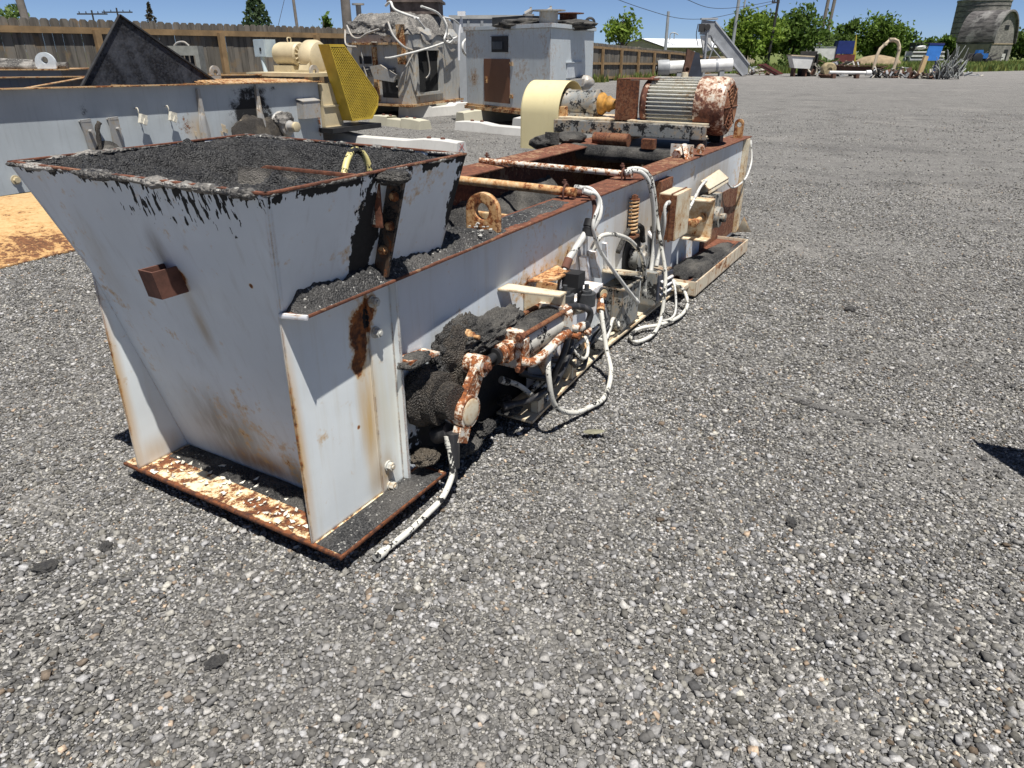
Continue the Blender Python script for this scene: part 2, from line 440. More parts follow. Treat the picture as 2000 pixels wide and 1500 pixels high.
# ------------------------------------------------------------------ materials
M_white = paint('white_paint', (.80, .81, .83), thr=.64, edge=.15, streak=.22, dirt=(.34, .30, .24))
M_hopper = paint('hopper_paint', (.73, .775, .80), specks=.30, wavy=.25, soft=.10, thr=.65, edge=.17, er=.016, streak=.25, dirt=(.36, .33, .28), drip=(1.262, .26, .95, (.42, .46)),
    rblobs=[((-.0, .565, .93), (.06, .075, .08), .22), ((-.0, .56, .96), (.05, .05, .06), .25)],
    sblobs=[((.17, .72, .26), (.22, .34, .30), .8, (.13, .105, .075)), ((.20, .60, .12), (.2, .42, .11), .9, (.22, .115, .05)), ((.03, .56, .75), (.1, .05, .22), .7, (.36, .25, .12)),
            ((-.03, .60, 1.03), (.08, .06, .12), .75, (.20, .18, .15)), ((.20, .40, .16), (.2, .10, .16), .7, (.20, .20, .17)), ((.02, .98, .95), (.2, .10, .3), .35, (.42, .36, .27))],
    tblobs=[((.345, .09, 1.08), (.125, .16, .36), .75), ((.83, .10, 1.08), (.085, .2, .32), .62), ((.5, .14, .93), (.5, .05, .05), .3)])
M_plate = paint('white_side_plate', tblobs=[((.365, .125, .80), (.055, .05, .17), .44), ((.36, .125, .62), (.022, .05, .16), .34)], base=(.80, .835, .825), specks=.27, wavy=.2, soft=.10, thr=.655, edge=.22, er=.016, streak=.25, dirt=(.50, .42, .27), sc=1.0,
    rblobs=[((.33, .128, .70), (.075, .05, .24), .34), ((.385, .128, .80), (.06, .05, .12), .34), ((.30, .128, .62), (.03, .05, .05), .2), ((.405, .12, .10), (.05, .06, .10), .10), ((.004, .128, .5), (.022, .05, .5), .20)],
    sblobs=[((.42, .128, .40), (.16, .06, .5), .55, (.66, .60, .42)), ((.34, .128, .42), (.07, .06, .40), 1.0, (.60, .38, .13)), ((.008, .128, .4), (.045, .06, .60), .85, (.60, .36, .12)), ((.4, .12, .14), (.08, .06, .14), .8, (.33, .22, .11)), ((.03, 1.1, .4), (.08, .06, .5), .8, (.60, .43, .22)), ((.36, .128, .12), (.10, .05, .10), .5, (.40, .30, .18))])
M_fin = paint('white_fin_plate', rblobs=[((.004, 1.095, .5), (.022, .05, .5), .20)], base=(.84, .88, .875), specks=.27, soft=.10, thr=.655, edge=.22, er=.016, streak=.2, dirt=(.5, .42, .27),
    sblobs=[((.008, 1.09, .4), (.050, .06, .62), .85, (.60, .36, .12)), ((.10, 1.09, .10), (.2, .06, .10), .6, (.56, .42, .25))])
M_base = paint('peeling_base_plate', (.74, .66, .48), thr=.50, edge=.30, streak=.3, band=.03, stain=(.46, .26, .08), soft=.07, rblobs=[((0, .6, .05), (.022, 1.4, .03), .28), ((.3, -.005, .05), (.7, .022, .03), .28)], tblobs=[((.20, .64, .06), (.09, .62, .05), .45), ((.10, 1.06, .06), (.12, .10, .05), .35)], sc=1.3, bump=.8,
    rust=((.05, .018, .01), (.20, .065, .02)))
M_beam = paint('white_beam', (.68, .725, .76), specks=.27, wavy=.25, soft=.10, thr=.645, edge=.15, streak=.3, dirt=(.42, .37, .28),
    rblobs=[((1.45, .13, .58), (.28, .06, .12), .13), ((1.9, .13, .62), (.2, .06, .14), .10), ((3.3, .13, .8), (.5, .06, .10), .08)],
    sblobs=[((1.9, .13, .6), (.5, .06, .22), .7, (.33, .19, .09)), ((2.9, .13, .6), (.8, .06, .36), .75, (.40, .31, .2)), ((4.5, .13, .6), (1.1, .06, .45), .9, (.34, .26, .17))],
    tblobs=[((1.1, .13, .16), (1.05, .10, .46), .85), ((2.35, .13, .66), (.35, .06, .12), .25)])  # first blob is shade behind lever and cylinder, painted on as black crust
M_ledge = paint('rusty_ledge', (.30, .20, .13), thr=.41, stain=(.30, .16, .08), edge=.02, streak=.4, dirt=(.16, .12, .09), rust=((.085, .030, .016), (.19, .068, .034)), sc=1.2)
M_orange = paint('orange_rusted_cream', (.72, .55, .33), thr=.51, edge=.06, stain=(.46, .21, .06), streak=.5, dirt=(.30, .18, .09), rust=((.085, .026, .010), (.30, .095, .025)), sc=1.6, band=.06)
M_cream = paint('weathered_cream', (.70, .62, .46), thr=.61, edge=.16, stain=(.46, .26, .09), streak=.28, dirt=(.40, .27, .13), sc=1.0)
M_rust = paint('rusted_steel', (.22, .10, .05), stain=(.20, .09, .04), thr=.46, edge=.0, streak=.5, dirt=(.10, .05, .03), rust=((.065, .022, .012), (.20, .070, .028)), sc=2, bevel=False)
M_brown = plain('brown_rust', (.125, .052, .034), .85, .4, 14)
M_peel = paint('peeling_white_on_rust', (.70, .67, .60), soft=.05, thr=.49, edge=.0, stain=(.55, .36, .2), streak=.3, rust=((.10, .030, .012), (.32, .105, .03)), sc=2.2, band=.03, bevel=False)
M_asph = asphalt('old_asphalt_mix', (.014, .014, .0145), (.066, .064, .062), dust=.3, sc=1.8, rough=.8, bump=.8)
M_crust = asphalt('dusty_asphalt_crust', (.016, .0155, .015), (.070, .066, .061), dust=.5, dustc=(.20, .185, .16), sc=1.7, rough=.85, chips=False)
M_crustb = asphalt('brown_grease_crust', (.018, .015, .012), (.060, .050, .040), dust=.6, dustc=(.13, .105, .075), bump=1.0, sc=1.6, chips=False)
M_fill = asphalt('hopper_asphalt', (.009, .009, .010), (.060, .059, .058), dust=.2, dustc=(.10, .096, .09), rough=.66, bump=1.0, sc=1.7, chips=False)
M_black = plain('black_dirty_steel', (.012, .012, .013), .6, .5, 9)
M_rubber = plain('black_rubber', (.022, .022, .023), .5, .4, 20)
M_hose = paint('painted_hose', (.64, .62, .55), thr=.99, edge=0, stain=(.4, .35, .28), streak=.5, dirt=(.30, .27, .22), tar=.53, sc=1.6, bevel=False)
M_hosew = paint('white_conduit', (.60, .59, .55), thr=.95, edge=0, streak=.6, dirt=(.22, .20, .16), tar=.565, sc=1.6, bevel=False)
M_hoseb = paint('black_hose_with_paint', (.026, .026, .028), thr=.95, edge=0, streak=.7, dirt=(.16, .15, .14), tar=.9, sc=1.4, bevel=False)
M_bolt = paint('bolt_grey', (.50, .50, .46), thr=.62, edge=.0, stain=(.45, .33, .18), sc=4, bevel=False)
M_greyp = paint('peeling_grey', (.27, .275, .26), thr=.58, edge=.1, stain=(.4, .3, .18), streak=.6, dirt=(.08, .07, .06), sc=1.3, tar=.515)
M_yellow = paint('faded_yellow_guard', (.74, .64, .36), thr=.72, edge=.05, streak=.25, dirt=(.5, .38, .15), sc=1)
M_fins = paint('motor_fins', (.66, .65, .58), thr=.63, edge=.1, stain=(.4, .3, .16), streak=.4, sc=2)
M_bell = paint('motor_end_bell', (.64, .58, .48), soft=.06, thr=.465, edge=.0, stain=(.36, .17, .08), streak=.3, rust=((.075, .028, .020), (.20, .075, .04)), sc=1.1, bevel=False)
M_ochre = plain('ochre_coupling', (.45, .23, .045), .7, .5, 18)

# ------------------------------------------------------------------ the white hopper conveyor (x along the trough, y to its left)
feeder = thing('hopper_conveyor', 'rusty white hopper conveyor with an asphalt-caked hopper on its near end', 'conveyor', tuple(MO), MA)
def part(mb, name, mat, parent=None, smooth=35):
    return mb.build(name, mat, feeder if parent is None else parent, smooth)

# base: thin plate on two skids
b = MB(); b.prism([(0, -.005, .046), (.62, 0, .046), (.62, 1.194, .046), (0, 1.194, .046)], (0, 0, .012)); part(b, 'base_plate', M_base)
b = MB()
for y in (.16, .98): b.box(.06, 5.3, y, y + .10, -.06, .045)
part(b, 'skid', M_black)
# paint flakes and dirt lying on the base plate
def flake_field(n, x0, x1, y0, y1, z, s0, s1, seed):
    r = random.Random(seed); m = MB()
    for k in range(n):
        x, y, a, s = r.uniform(x0, x1), r.uniform(y0, y1), r.uniform(0, 6.28), r.uniform(s0, s1)
        c, q = math.cos(a) * s, math.sin(a) * s
        pts = [(x + c, y + q, z + r.uniform(.001, .010)), (x - q * .5, y + c * .5, z + r.uniform(.0, .006)), (x - c, y - q, z + r.uniform(.001, .012)), (x + q * .6, y - c * .6, z + r.uniform(.0, .006))]
        m.prism(pts, (0, 0, .0012))
    return m
M_flake = plain('paint_flakes', (.70, .66, .55), .7, .3, 30)
tag(part(flake_field(110, .015, .20, .16, 1.06, .0585, .004, .017, 3), 'paint_flakes', M_flake, smooth=0), kind='stuff')
def tarcrust(x0, x1, nx, y0, y1, ny, z0, hmax, seed, fn=None, fr=14, edge=None):
    m = MB()
    def f(X, Y):
        p = np.stack([X, Y, X * 0], -1); e = np.minimum(np.minimum((X - x0), (x1 - X)) / .04, np.minimum(Y - y0, y1 - Y) / .03)
        h = hmax * np.clip(e, 0, 1) * (.55 + 1.3 * fbm(p * fr, 4, seed) + .5 * fbm(p * 60, 2, seed + 3))
        if fn is not None: h = h * fn(X, Y)
        return z0 + np.maximum(h, -.002)
    m.hfield(x0, x1, nx, y0, y1, ny, f)
    if edge: m.v = [(x, edge(x) + (y - y0) / (y1 - y0) * (y1 - edge(x)), z) for x, y, z in m.v]
    return m
part(tarcrust(.012, .60, 80, .004, .12, 24, .059, .016, 21), 'asphalt_crust', M_asph, smooth=180)
part(tarcrust(.13, .25, 30, .14, 1.08, 110, .059, .014, 22), 'asphalt_crust', M_crust, smooth=180)

# side plates (fins) and corner angle
b = MB(); b.prism([(.004, 1.092, .059), (.60, 1.092, .059), (.60, 1.092, .905), (.02, 1.092, .905)], (0, .009, 0)); part(b, 'fin_plate', M_fin)
sp = MB(); sp.prism([(.006, .128, .059), (.48, .128, .059), (.48, .128, .886), (.006, .128, .886)], (0, .009, 0)); sp = part(sp, 'side_plate', M_plate)
b = MB(); b.box(.372, .492, .1185, .1275, .059, .884); b.box(.492, .502, .088, .1275, .059, .884); part(b, 'corner_angle', M_plate, sp)
for (x, z) in ((.398, .825), (.400, .712), (.408, .165), (.412, .075)):
    b = MB(); b.cyl((x, .1183, z), (x, .112, z), .021, n=20); b.hex((x, .112, z), (x, .094, z), .0165); b.cyl((x, .094, z), (x, .088, z), .008, n=10); part(b, 'bolt', M_bolt, sp)

# hopper shell: four sloping plates
RIM = [(-.092, 1.222, 1.262), (-.075, .020, 1.262), (.850, .020, 1.262), (.900, 1.222, 1.262)]
FOOT = [(.012, 1.095, .895), (.012, .128, .895), (.815, .130, .895), (.83, 1.095, .895)]
TH = .009
def shell_panel(mb, a, bq, c, d):
    a, bq, c, d = [np.array(q, float) for q in (a, bq, c, d)]
    n = np.cross(bq - a, d - a); n /= np.linalg.norm(n); ctr = (a + bq + c + d) / 4
    if np.dot(n, np.array([.41, .62, ctr[2]]) - ctr) < 0: n = -n
    N = 12
    mb.prism([a, bq, c, d], n * TH)
hop = MB()
FB = [(.235, 1.091, .060), (.235, .138, .060)]
hop.prism([RIM[0], RIM[1], FOOT[1], FB[1], FB[0], FOOT[0]], (TH, 0, .002))
shell_panel(hop, RIM[1], RIM[2], FOOT[2], FOOT[1])
shell_panel(hop, RIM[2], RIM[3], FOOT[3], FOOT[2])
shell_panel(hop, RIM[3], RIM[0], FOOT[0], FOOT[3])
hopper = part(hop, 'hopper', M_hopper)
# rusty lip along the rim with grey crust
lip = MB()
for i in range(4):
    a = np.array(RIM[i]); c = np.array(RIM[(i + 1) % 4]); inn = np.array([.40, .62, 1.262])
    n = np.array([-(c - a)[1], (c - a)[0], 0]); n /= np.linalg.norm(n)
    if np.dot(n, inn - a) < 0: n = -n
    lip.prism([a - n * .004 + [0, 0, .0015], c - n * .004 + [0, 0, .0015], c + n * .012 + [0, 0, .0015], a + n * .012 + [0, 0, .0015]], (0, 0, .006))
part(lip, 'rim', M_ledge, hopper)
def rimcrust(a, c, seed, r0=.012, dens=1.0, dz=0., off=0.0):
    a = np.array(a); c = np.array(c); L = np.linalg.norm(c - a); m = int(L / .012); v = []; n = 8
    n_ = np.array([-(c - a)[1], (c - a)[0], 0]) / L
    inn = np.array([.40, .62, 1.262])
    if np.dot(n_, inn - a) < 0: n_ = -n_
    mb = MB(); pts = []
    for i in range(m + 1):
        p = a + (c - a) * i / m
        k = fbm(np.array([p[0] * 9, p[1] * 9, seed * 3.1]), 3, seed); k2 = fbm(np.array([p[0] * 40, p[1] * 40, seed]), 2, seed + 1)
        r = max(.002, r0 * dens * (.75 + 2.6 * k + 1.0 * k2))
        for q in range(n):
            t_ = 2 * math.pi * q / n
            rr = r * (1 + .35 * (random.random() - .5))
            v.append(p + n_ * (off + math.cos(t_) * rr * 1.5) + np.array([0, 0, dz + math.sin(t_) * rr * .8]))
    fs = [[j*n + k, j*n + (k+1) % n, (j+1)*n + (k+1) % n, (j+1)*n + k] for j in range(m) for k in range(n)]
    return mb.add(v, fs)
M_grey = asphalt('grey_rim_crust', (.030, .028, .026), (.15, .14, .125), dust=.85, dustc=(.36, .335, .30), bump=1.0)
cr = rimcrust(RIM[0], RIM[1], 4, .014, 1.0, -.002, .004)
for q in (rimcrust(RIM[1], RIM[2], 5, .010, .8, -.001, .004), rimcrust(RIM[2], RIM[3], 6, .012, 1, 0, .004), rimcrust(RIM[3], RIM[0], 7, .012, 1, 0, .004)): cr.add(q.v, q.f)
part(cr, 'rim_crust', M_grey, hopper, 180)
# what is caked inside
fill = MB()
def fillz(X, Y):
    p = np.stack([X, Y, X * 0], -1)
    d = np.minimum(np.minimum(X + .07, .85 - X), np.minimum(Y - .03, 1.21 - Y))
    df = np.clip(d / np.where(X < .2, .9, .33), 0, 1)
    n = fbm(p * 7, 4, 31) * .125 + fbm(p * 26, 4, 33) * .095 + np.abs(fbm(p * 15, 3, 35)) * -.05
    return 1.260 - .130 * df ** .8 + n * np.clip(d / .05, .12, 1)
gx, gy = 190, 240
U_, V_ = np.meshgrid(np.linspace(0, 1, gx), np.linspace(0, 1, gy), indexing='ij')
X = (-.066 + .918 * U_) ; Y = .032 + 1.178 * V_; X = -.070 + .912 * U_ - .012 * V_ + V_ * .058 * U_; Y = .028 + 1.186 * V_
fill.add(np.stack([X, Y, fillz(X, Y)], -1).reshape(-1, 3), [(i*gy + j, (i+1)*gy + j, (i+1)*gy + j+1, i*gy + j+1) for i in range(gx-1) for j in range(gy-1)])
part(fill, 'asphalt_fill', M_fill, hopper, 180)
b = MB(); b.prism([(.375, .030, 1.09), (.395, .68, 1.07), (.40, .66, 1.20), (.395, .55, 1.243), (.375, .030, 1.250)], (.010, 0, 0)); part(b, 'baffle_plate', M_ledge, hopper)
b = MB()
def baf(Y, Z):
    p = np.stack([Y * 0, Y, Z], -1)
    return .372 - .026 * np.clip((1.225 - Z) / .05, 0, 1) * (.6 + 1.4 * fbm(p * 12, 3, 8)) * np.clip((Y - .05) / .05, 0, 1)
Yg, Zg = np.meshgrid(np.linspace(.05, .66, 90), np.linspace(1.10, 1.238, 30), indexing='ij')
b.add(np.stack([baf(Yg, Zg), Yg, Zg], -1).reshape(-1, 3), [(i*30 + j, (i+1)*30 + j, (i+1)*30 + j+1, i*30 + j+1) for i in range(89) for j in range(29)])
part(b, 'baffle_crust', asphalt('baffle_dust_crust', (.03, .028, .026), (.11, .10, .09), dust=.8, dustc=(.24, .22, .19), sc=2.2, rough=.9, bump=.6, chips=False), hopper, 180)
b = MB(); b.tube([(.43, .24, 1.12), (.465, .26, 1.20), (.515, .283, 1.258), (.57, .30, 1.288), (.615, .305, 1.280), (.64, .30, 1.24), (.645, .295, 1.17)], .0115, 12, 8)
M_yhose = paint('yellow_hose', (.72, .62, .26), thr=.9, edge=0, streak=.2, tar=.53, tblobs=[((.45, .25, 1.17), (.09, .09, .10), .3), ((.70, .31, 1.25), (.05, .06, .09), .3)], sc=2, bevel=False)
part(b, 'yellow_hose', M_yhose, hopper, 60)
# square steel socket on the front plate
tube_o = [(-.098, .543), (-.098, .612), (.02, .612), (.02, .543)]; tube_i = [(-.091, .550), (-.091, .605), (.02, .605), (.02, .550)]
b = MB().ringplate([(x + .012, y, .897) for x, y in tube_o], [(x + .012, y, .897) for x, y in tube_i], (-.016, 0, .090)); b.prism([(x + .012, y, .899) for x, y in tube_i], (0, 0, .005))
part(b, 'bracket', M_brown, hopper)
# strap and gusset on the right plate
b = MB(); b.prism([(.42, -.040, 1.249), (.42, .063, .912), (.42, .140, .90), (.42, .128, .912), (.42, .024, 1.252)], (.012, 0, 0)); gus = part(b, 'gusset', paint('tarry_gusset', (.055, .047, .04), stain=(.10, .055, .03), thr=.57, edge=.0, streak=.5, tar=.50, sc=2.5, bevel=False, bump=1.0), hopper)
b = MB(); b.lump((.42, .005, 1.245), (.06, .055, .024), 4, .3, 3, 2); part(b, 'tar_crust', M_crust, gus, 180)
for (y, z) in ((.004, 1.185), (.030, 1.09), (.066, 1.005)):
    b = MB(); b.hex((.419, y, z), (.406, y, z), .014); b.cyl((.4195, y, z), (.416, y, z), .017, n=14); part(b, 'bolt', M_orange, gus)

# right beam: web and top ledge
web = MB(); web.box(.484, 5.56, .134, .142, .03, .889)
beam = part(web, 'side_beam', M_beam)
led = MB(); led.prism([(.004, .128, .889), (.032, .042, .889), (2.0, .086, .892), (5.64, .108, .889), (5.64, .30, .889), (.06, .26, .889), (.020, .14, .889)], (0, 0, .009)); part(led, 'top_ledge', M_ledge, beam)
b = MB(); b.prism([(.000, .128, .885), (.028, .038, .885), (.036, .041, .885), (.010, .130, .885)], (0, 0, .015)); part(b, 'ledge_lip', M_white, beam)
def heap_fn(X, Y):
    near = np.clip((1.35 - X) / .35, .10, 1); yy = np.clip((Y - (.066 + .012 * X)) / .06, 0, 1)
    return near * (.35 + .9 * yy)
part(tarcrust(.03, 2.0, 330, .068, .262, 34, .897, .062, 41, heap_fn, 11, lambda x: .0445 + .022 * x), 'asphalt_heap', M_asph, beam, 180)
b = MB(); r_ = random.Random(5)
for k in range(46):
    x, y = r_.uniform(.06, 1.2), r_.uniform(.085, .2); s = r_.uniform(.003, .010); b.lump((x, y, .925 + .12 * (y - .1)), (s * 1.5, s, s * .5), 1, .5, 2, k)
tag(part(b, 'loose_chips', plain('pale_chips', (.36, .35, .32), .9, .4, 40), beam, 0), kind='stuff')
# left beam
web = MB(); web.box(.50, 5.50, 1.092, 1.10, .03, .905); lbeam = part(web, 'side_beam', M_rust)
led = MB(); led.prism([(.55, 1.00, .908), (5.5, 1.00, .908), (5.5, 1.19, .925), (.55, 1.19, .925)], (0, 0, .009)); part(led, 'top_ledge', M_ledge, lbeam)
# trough floor, inner plates and cross pieces (dark inside)
b = MB(); b.box(.85, 5.4, .145, 1.09, .30, .31); part(b, 'trough_floor', M_black)
b = MB(); b.prism([(1.7, 1.075, .55), (3.55, 1.075, .55), (3.52, 1.075, .90), (1.75, 1.075, .90)], (0, .010, 0)); part(b, 'inner_plate', M_ledge)
b = MB(); b.hfield(1.0, 3.5, 120, .90, 1.07, 20, lambda X, Y: .60 + .9 * (Y - .9) + .10 * fbm(np.stack([X * 5, Y * 5, X * 0], -1), 3, 9) + .03 * fbm(np.stack([X * 25, Y * 25, X * 0], -1), 3, 10)); part(b, 'asphalt_crust', M_crust, smooth=180)
b = MB(); b.box(1.45, 1.47, .30, 1.05, .74, .78); b.box(2.35, 2.39, .15, 1.09, .62, .70); part(b, 'cross_bar', M_orange)
b = MB(); b.tube([(4.05, .22, .865), (4.05, .6, .868), (4.05, 1.24, .872)], .062, 16, 10, rough=.10); part(b, 'tail_roller', M_crust, smooth=180)
b = MB(); b.box(4.2, 5.45, .31, 1.0, .875, .883); part(b, 'deck_plate', M_black)
b = MB(); b.box(5.50, 5.56, .142, 1.09, .05, .888); part(b, 'end_plate', M_cream)
# cross pipes with clamps
for i, (x, y0, y1, r, m) in enumerate(((2.055, .155, 1.13, .024, M_orange), (2.765, .125, 1.19, .019, M_peel))):
    b = MB(); b.cyl((x, y0, .935), (x - .02, y1, .945), r, n=16); pp = part(b, 'cross_pipe', m)
    for y in (y0 + .055, y1 - .05):
        b = MB(); b.tube([(x - r*1.3, y, .90), (x - r*1.35, y, .945), (x, y, .938 + r * 1.5), (x + r*1.35, y, .945), (x + r*1.3, y, .90)], .006, 8, 4); b.hex((x + .004, y + .012, .955), (x + .004, y + .012, .995), .0085); b.cyl((x + .004, y + .012, .975), (x + .004, y + .012, .983), .015, n=8); part(b, 'clamp', M_brown, pp)
# lifting lug
def lugplate(cx, y0, y1, z0, z1, th, hr, hz):
    yc = (y0 + y1) / 2; r = (y1 - y0) / 2; zc = z1 - r; out = []; inn = []; n = 40
    for k in range(n):
        a = 2 * math.pi * k / n; c, s = math.cos(a), math.sin(a)
        if s >= 0: out.append((cx, yc + r * c, zc + r * s))
        else:
            q = min(r / max(abs(c), 1e-6), (zc - z0) / abs(s)); out.append((cx, yc + q * c, zc + q * s))
        inn.append((cx, yc + hr * c, hz + hr * s))
    return MB().ringplate(out, inn, (th, 0, 0))
part(lugplate(1.19, .097, .258, .895, 1.063, .028, .036, .985), 'lifting_lug', M_orange)
part(lugplate(5.40, .14, .22, .895, 1.06, .022, .022, 1.01), 'lifting_lug', M_orange)

# ---- crank lever, bearing and cylinder on the right side
b = MB(); b.cyl((.655, .134, .365), (.655, .02, .365), .105, n=30); b.cyl((.66, .03, .362), (.66, -.03, .362), .078, .07, n=30); b.lump((.635, .095, .37), (.125, .045, .12), 4, .2, 3, 11)
b.lump((.62, .10, .43), (.11, .04, .07), 4, .22, 3, 12); bear = part(b, 'bearing_housing', M_crustb, smooth=60)
b = MB(); b.lump((.88, .10, .49), (.17, .05, .12), 5, .42, 5, 15); b.lump((1.06, .06, .515), (.24, .08, .07), 5, .40, 5.2, 16); b.lump((.80, .10, .36), (.18, .05, .15), 5, .42, 5, 17); b.lump((.56, .08, .555), (.085, .045, .022), 4, .3, 3, 18)
part(b, 'asphalt_lump', M_crust, bear, 180)
b = MB(); b.hfield(.74, 1.22, 80, .065, .13, 20, lambda X, Y: .58 - .35 * np.abs(X - .98) - 1.1 * (.13 - Y) + .16 * fbm(np.stack([X * 7, Y * 7, X * 0], -1), 4, 77) + .05 * fbm(np.stack([X * 30, Y * 30, X * 0], -1), 3, 78), skirt=.34); part(b, 'asphalt_bank', M_crustb, bear, 180)
b = MB(); b.lump((.84, .085, .46), (.12, .062, .15), 4, .3, 3, 19); part(b, 'grease_lump', M_crustb, bear, 180)
b = MB(); b.cyl((.875, .10, .556), (.875, .045, .556), .024, n=18); b.hex((.875, .047, .556), (.875, .022, .556), .017); b.cyl((.875, .025, .556), (.875, -.005, .556), .009, n=10); part(b, 'bolt', M_orange, bear)
b = MB(); b.prism([(.50, .05, .575), (.68, .05, .552), (.68, .05, .540), (.50, .05, .560)], (0, .08, 0)); part(b, 'bearing_bracket', M_peel, bear)
# lever
lev = MB(); lev.cyl((.715, .075, .305), (.715, -.062, .305), .068, n=30); lev.prism([(.655, -.045, .325), (.775, -.045, .315), (.870, -.045, .455), (.805, -.045, .478)], (0, .030, 0))
lev.cyl((.835, .03, .455), (.835, -.058, .455), .043, n=24)
lever = part(lev, 'crank_lever', M_peel)
b = MB(); b.lathe((.715, -.060, .305), (0, -1, 0), [(0, .056), (.004, .056), (.006, .046), (.0061, 0)], 30); part(b, 'shaft_end', M_cream, lever)
b = MB(); b.hex((.835, -.057, .455), (.835, -.075, .455), .020); b.cyl((.835, -.073, .455), (.835, -.083, .455), .010, n=10); part(b, 'pin', M_rust, lever)
b = MB(); b.obox((.665, -.045, .222), (.075, .035, .060), (0, .5, 0)); part(b, 'key_block', M_peel, lever)
# hydraulic cylinder
CY0, CY1 = np.array([.90, -.028, .452]), np.array([1.60, -.022, .432]); cu = (CY1 - CY0) / np.linalg.norm(CY1 - CY0)
at_ = lambda d: CY0 + cu * d
b = MB(); b.cyl(at_(.20), at_(.56), .074, n=32); cyl_ = part(b, 'hydraulic_cylinder', M_hose)
def head(mb, c, half, thick, ch=.03):
    u, v_, d = np.array([0, 1.0, 0]), np.cross(cu, np.array([0, 1.0, 0])), cu
    v_ = np.array([0, 0, 1.0]); poly = []
    for sx, sy in ((1, 1), (-1, 1), (-1, -1), (1, -1)):
        for k in ((0, ch), (ch, 0)):
            kk = k if sx * sy > 0 else k[::-1]
            poly.append(c + u * sx * (half - kk[0]) + v_ * sy * (half - kk[1]))
    mb.prism(poly, cu * thick)
b = MB(); head(b, at_(.155), .082, .05); head(b, at_(.11), .045, .05, .015); b.cyl(at_(.07), at_(.13), .042, n=24); part(b, 'front_head', M_peel, cyl_)
b = MB(); head(b, at_(.555), .092, .055); part(b, 'rear_head', M_peel, cyl_)
for sy, sz in ((1, 1), (-1, 1), (1, -1), (-1, -1)):
    o = np.array([0, sy * .071, sz * .071]); b = MB(); b.cyl(at_(.12) + o, at_(.62) + o, .0115, n=10); b.hex(at_(.132) + o, at_(.152) + o, .020); part(b, 'tie_rod', M_rust, cyl_)
b = MB(); b.cyl(at_(-.01), at_(.09), .019, n=18); b.cyl(at_(.045), at_(.085), .036, .030, n=20); part(b, 'piston_rod', M_rubber, cyl_)
b = MB(); b.hfield(1.10, 1.45, 50, -.085, .06, 24, lambda X, Y: .452 + np.sqrt(np.maximum(.079 ** 2 - (Y + .025) ** 2, 1e-5)) * (.93 + .35 * fbm(np.stack([X * 12, Y * 12, X * 0], -1), 4, 3)) ); part(b, 'asphalt_crust', M_crust, cyl_, 180)
b = MB(); b.tube([at_(.13) + [0, -.085, -.03], at_(.16) + [0, -.125, -.035], at_(.26) + [0, -.135, -.02], at_(.42) + [0, -.13, .0], at_(.50) + [0, -.125, -.01]], .020, 12, 6); part(b, 'port_pipe', M_peel, cyl_)
# cylinder anchor bracket
b = MB(); b.prism([(1.235, .13, .632), (1.43, -.085, .580), (1.50, -.085, .580), (1.33, .13, .632)], (0, 0, .010)); b.box(1.475, 1.487, -.085, .13, .42, .578); part(b, 'anchor_bracket', M_cream)
b = MB(); b.prism([(1.50, .13, .60), (1.60, .02, .600), (1.72, .02, .600), (1.82, .13, .60)], (0, 0, .010)); b.obox((1.74, .05, .59), (.06, .05, .05), (0, .3, 0)); b.obox((1.56, .06, .55), (.02, .10, .10), (.2, 0, .4)); part(b, 'torn_bracket', M_orange)

# ---- valves, tank and pump in the middle
b = MB(); b.obox((1.745, .0, .575), (.10, .085, .07), (0, .05, .1)); b.obox((1.71, -.005, .53), (.15, .06, .03)); valve = part(b, 'solenoid_valve', M_black)
for (x, y, z) in ((1.63, -.01, .50), (1.83, -.035, .455)):
    b = MB(); b.cyl((x, y, z - .035), (x, y, z + .03), .048, n=22); b.cyl((x, y, z + .03), (x, y, z + .045), .028, n=16); b.cyl((x, y, z + .045), (x, y, z + .075), .012, n=10); part(b, 'solenoid_coil', plain('dark_grey_coil', (.05, .052, .055), .6, .4, 20), valve)
b = MB(); b.cyl((1.60, -.06, .46), (1.70, -.075, .445), .022, n=14); part(b, 'fitting', M_greyp, valve)
b = MB(); b.box(1.66, 2.12, .0, .125, .30, .425); b.box(1.90, 2.10, -.01, .11, .425, .46); part(b, 'valve_manifold', M_white)
b = MB(); b.prism([(1.45, .10, .05), (1.55, .02, .05), (1.58, .02, .40), (1.50, .10, .42)], (.03, .02, 0)); b.box(1.60, 1.72, .01, .03, .12, .38); part(b, 'support_plate', M_white)
b = MB(); b.cyl((2.075, -.005, .412), (2.065, -.030, .412), .034, n=22); gau = part(b, 'pressure_gauge', M_rubber)
b = MB(); b.cyl((2.0655, -.029, .412), (2.064, -.033, .412), .027, n=22); part(b, 'gauge_face', plain('gauge_dial', (.55, .45, .28), .4, .2, 30), gau)
b = MB(); b.prism([(2.43, -.0, .07), (2.43, -.0, .325), (2.43, .14, .325), (2.43, .14, .07)], (.27, 0, 0)); b.box(2.424, 2.4295, .058, .066, .07, .324); b.box(2.42, 2.72, -.012, .15, .325, .337); part(b, 'gear_case', M_greyp)
for (x0, x1, y) in ((2.06, 2.12, .08), (2.18, 2.27, .085), (2.39, 2.44, .11)):
    b = MB(); b.prism([(x0, y, .60), (x0 + .03, y, .60), (x1 + .03, y, .43), (x1, y, .43)], (0, .045, 0)); part(b, 'stiffener', M_white)
b = MB(); b.lathe((2.86, .132, .42), (0, -1, 0), [(0, .15), (.004, .15), (.006, .14), (.0065, 0)], 36); hub = part(b, 'roller_opening', M_black)
b = MB(); b.lathe((2.86, .124, .41), (0, -1, 0), [(0, .07), (.06, .07), (.065, .09), (.075, .09), (.08, .055), (.10, .05), (.101, 0)], 32); part(b, 'roller', M_greyp, hub)
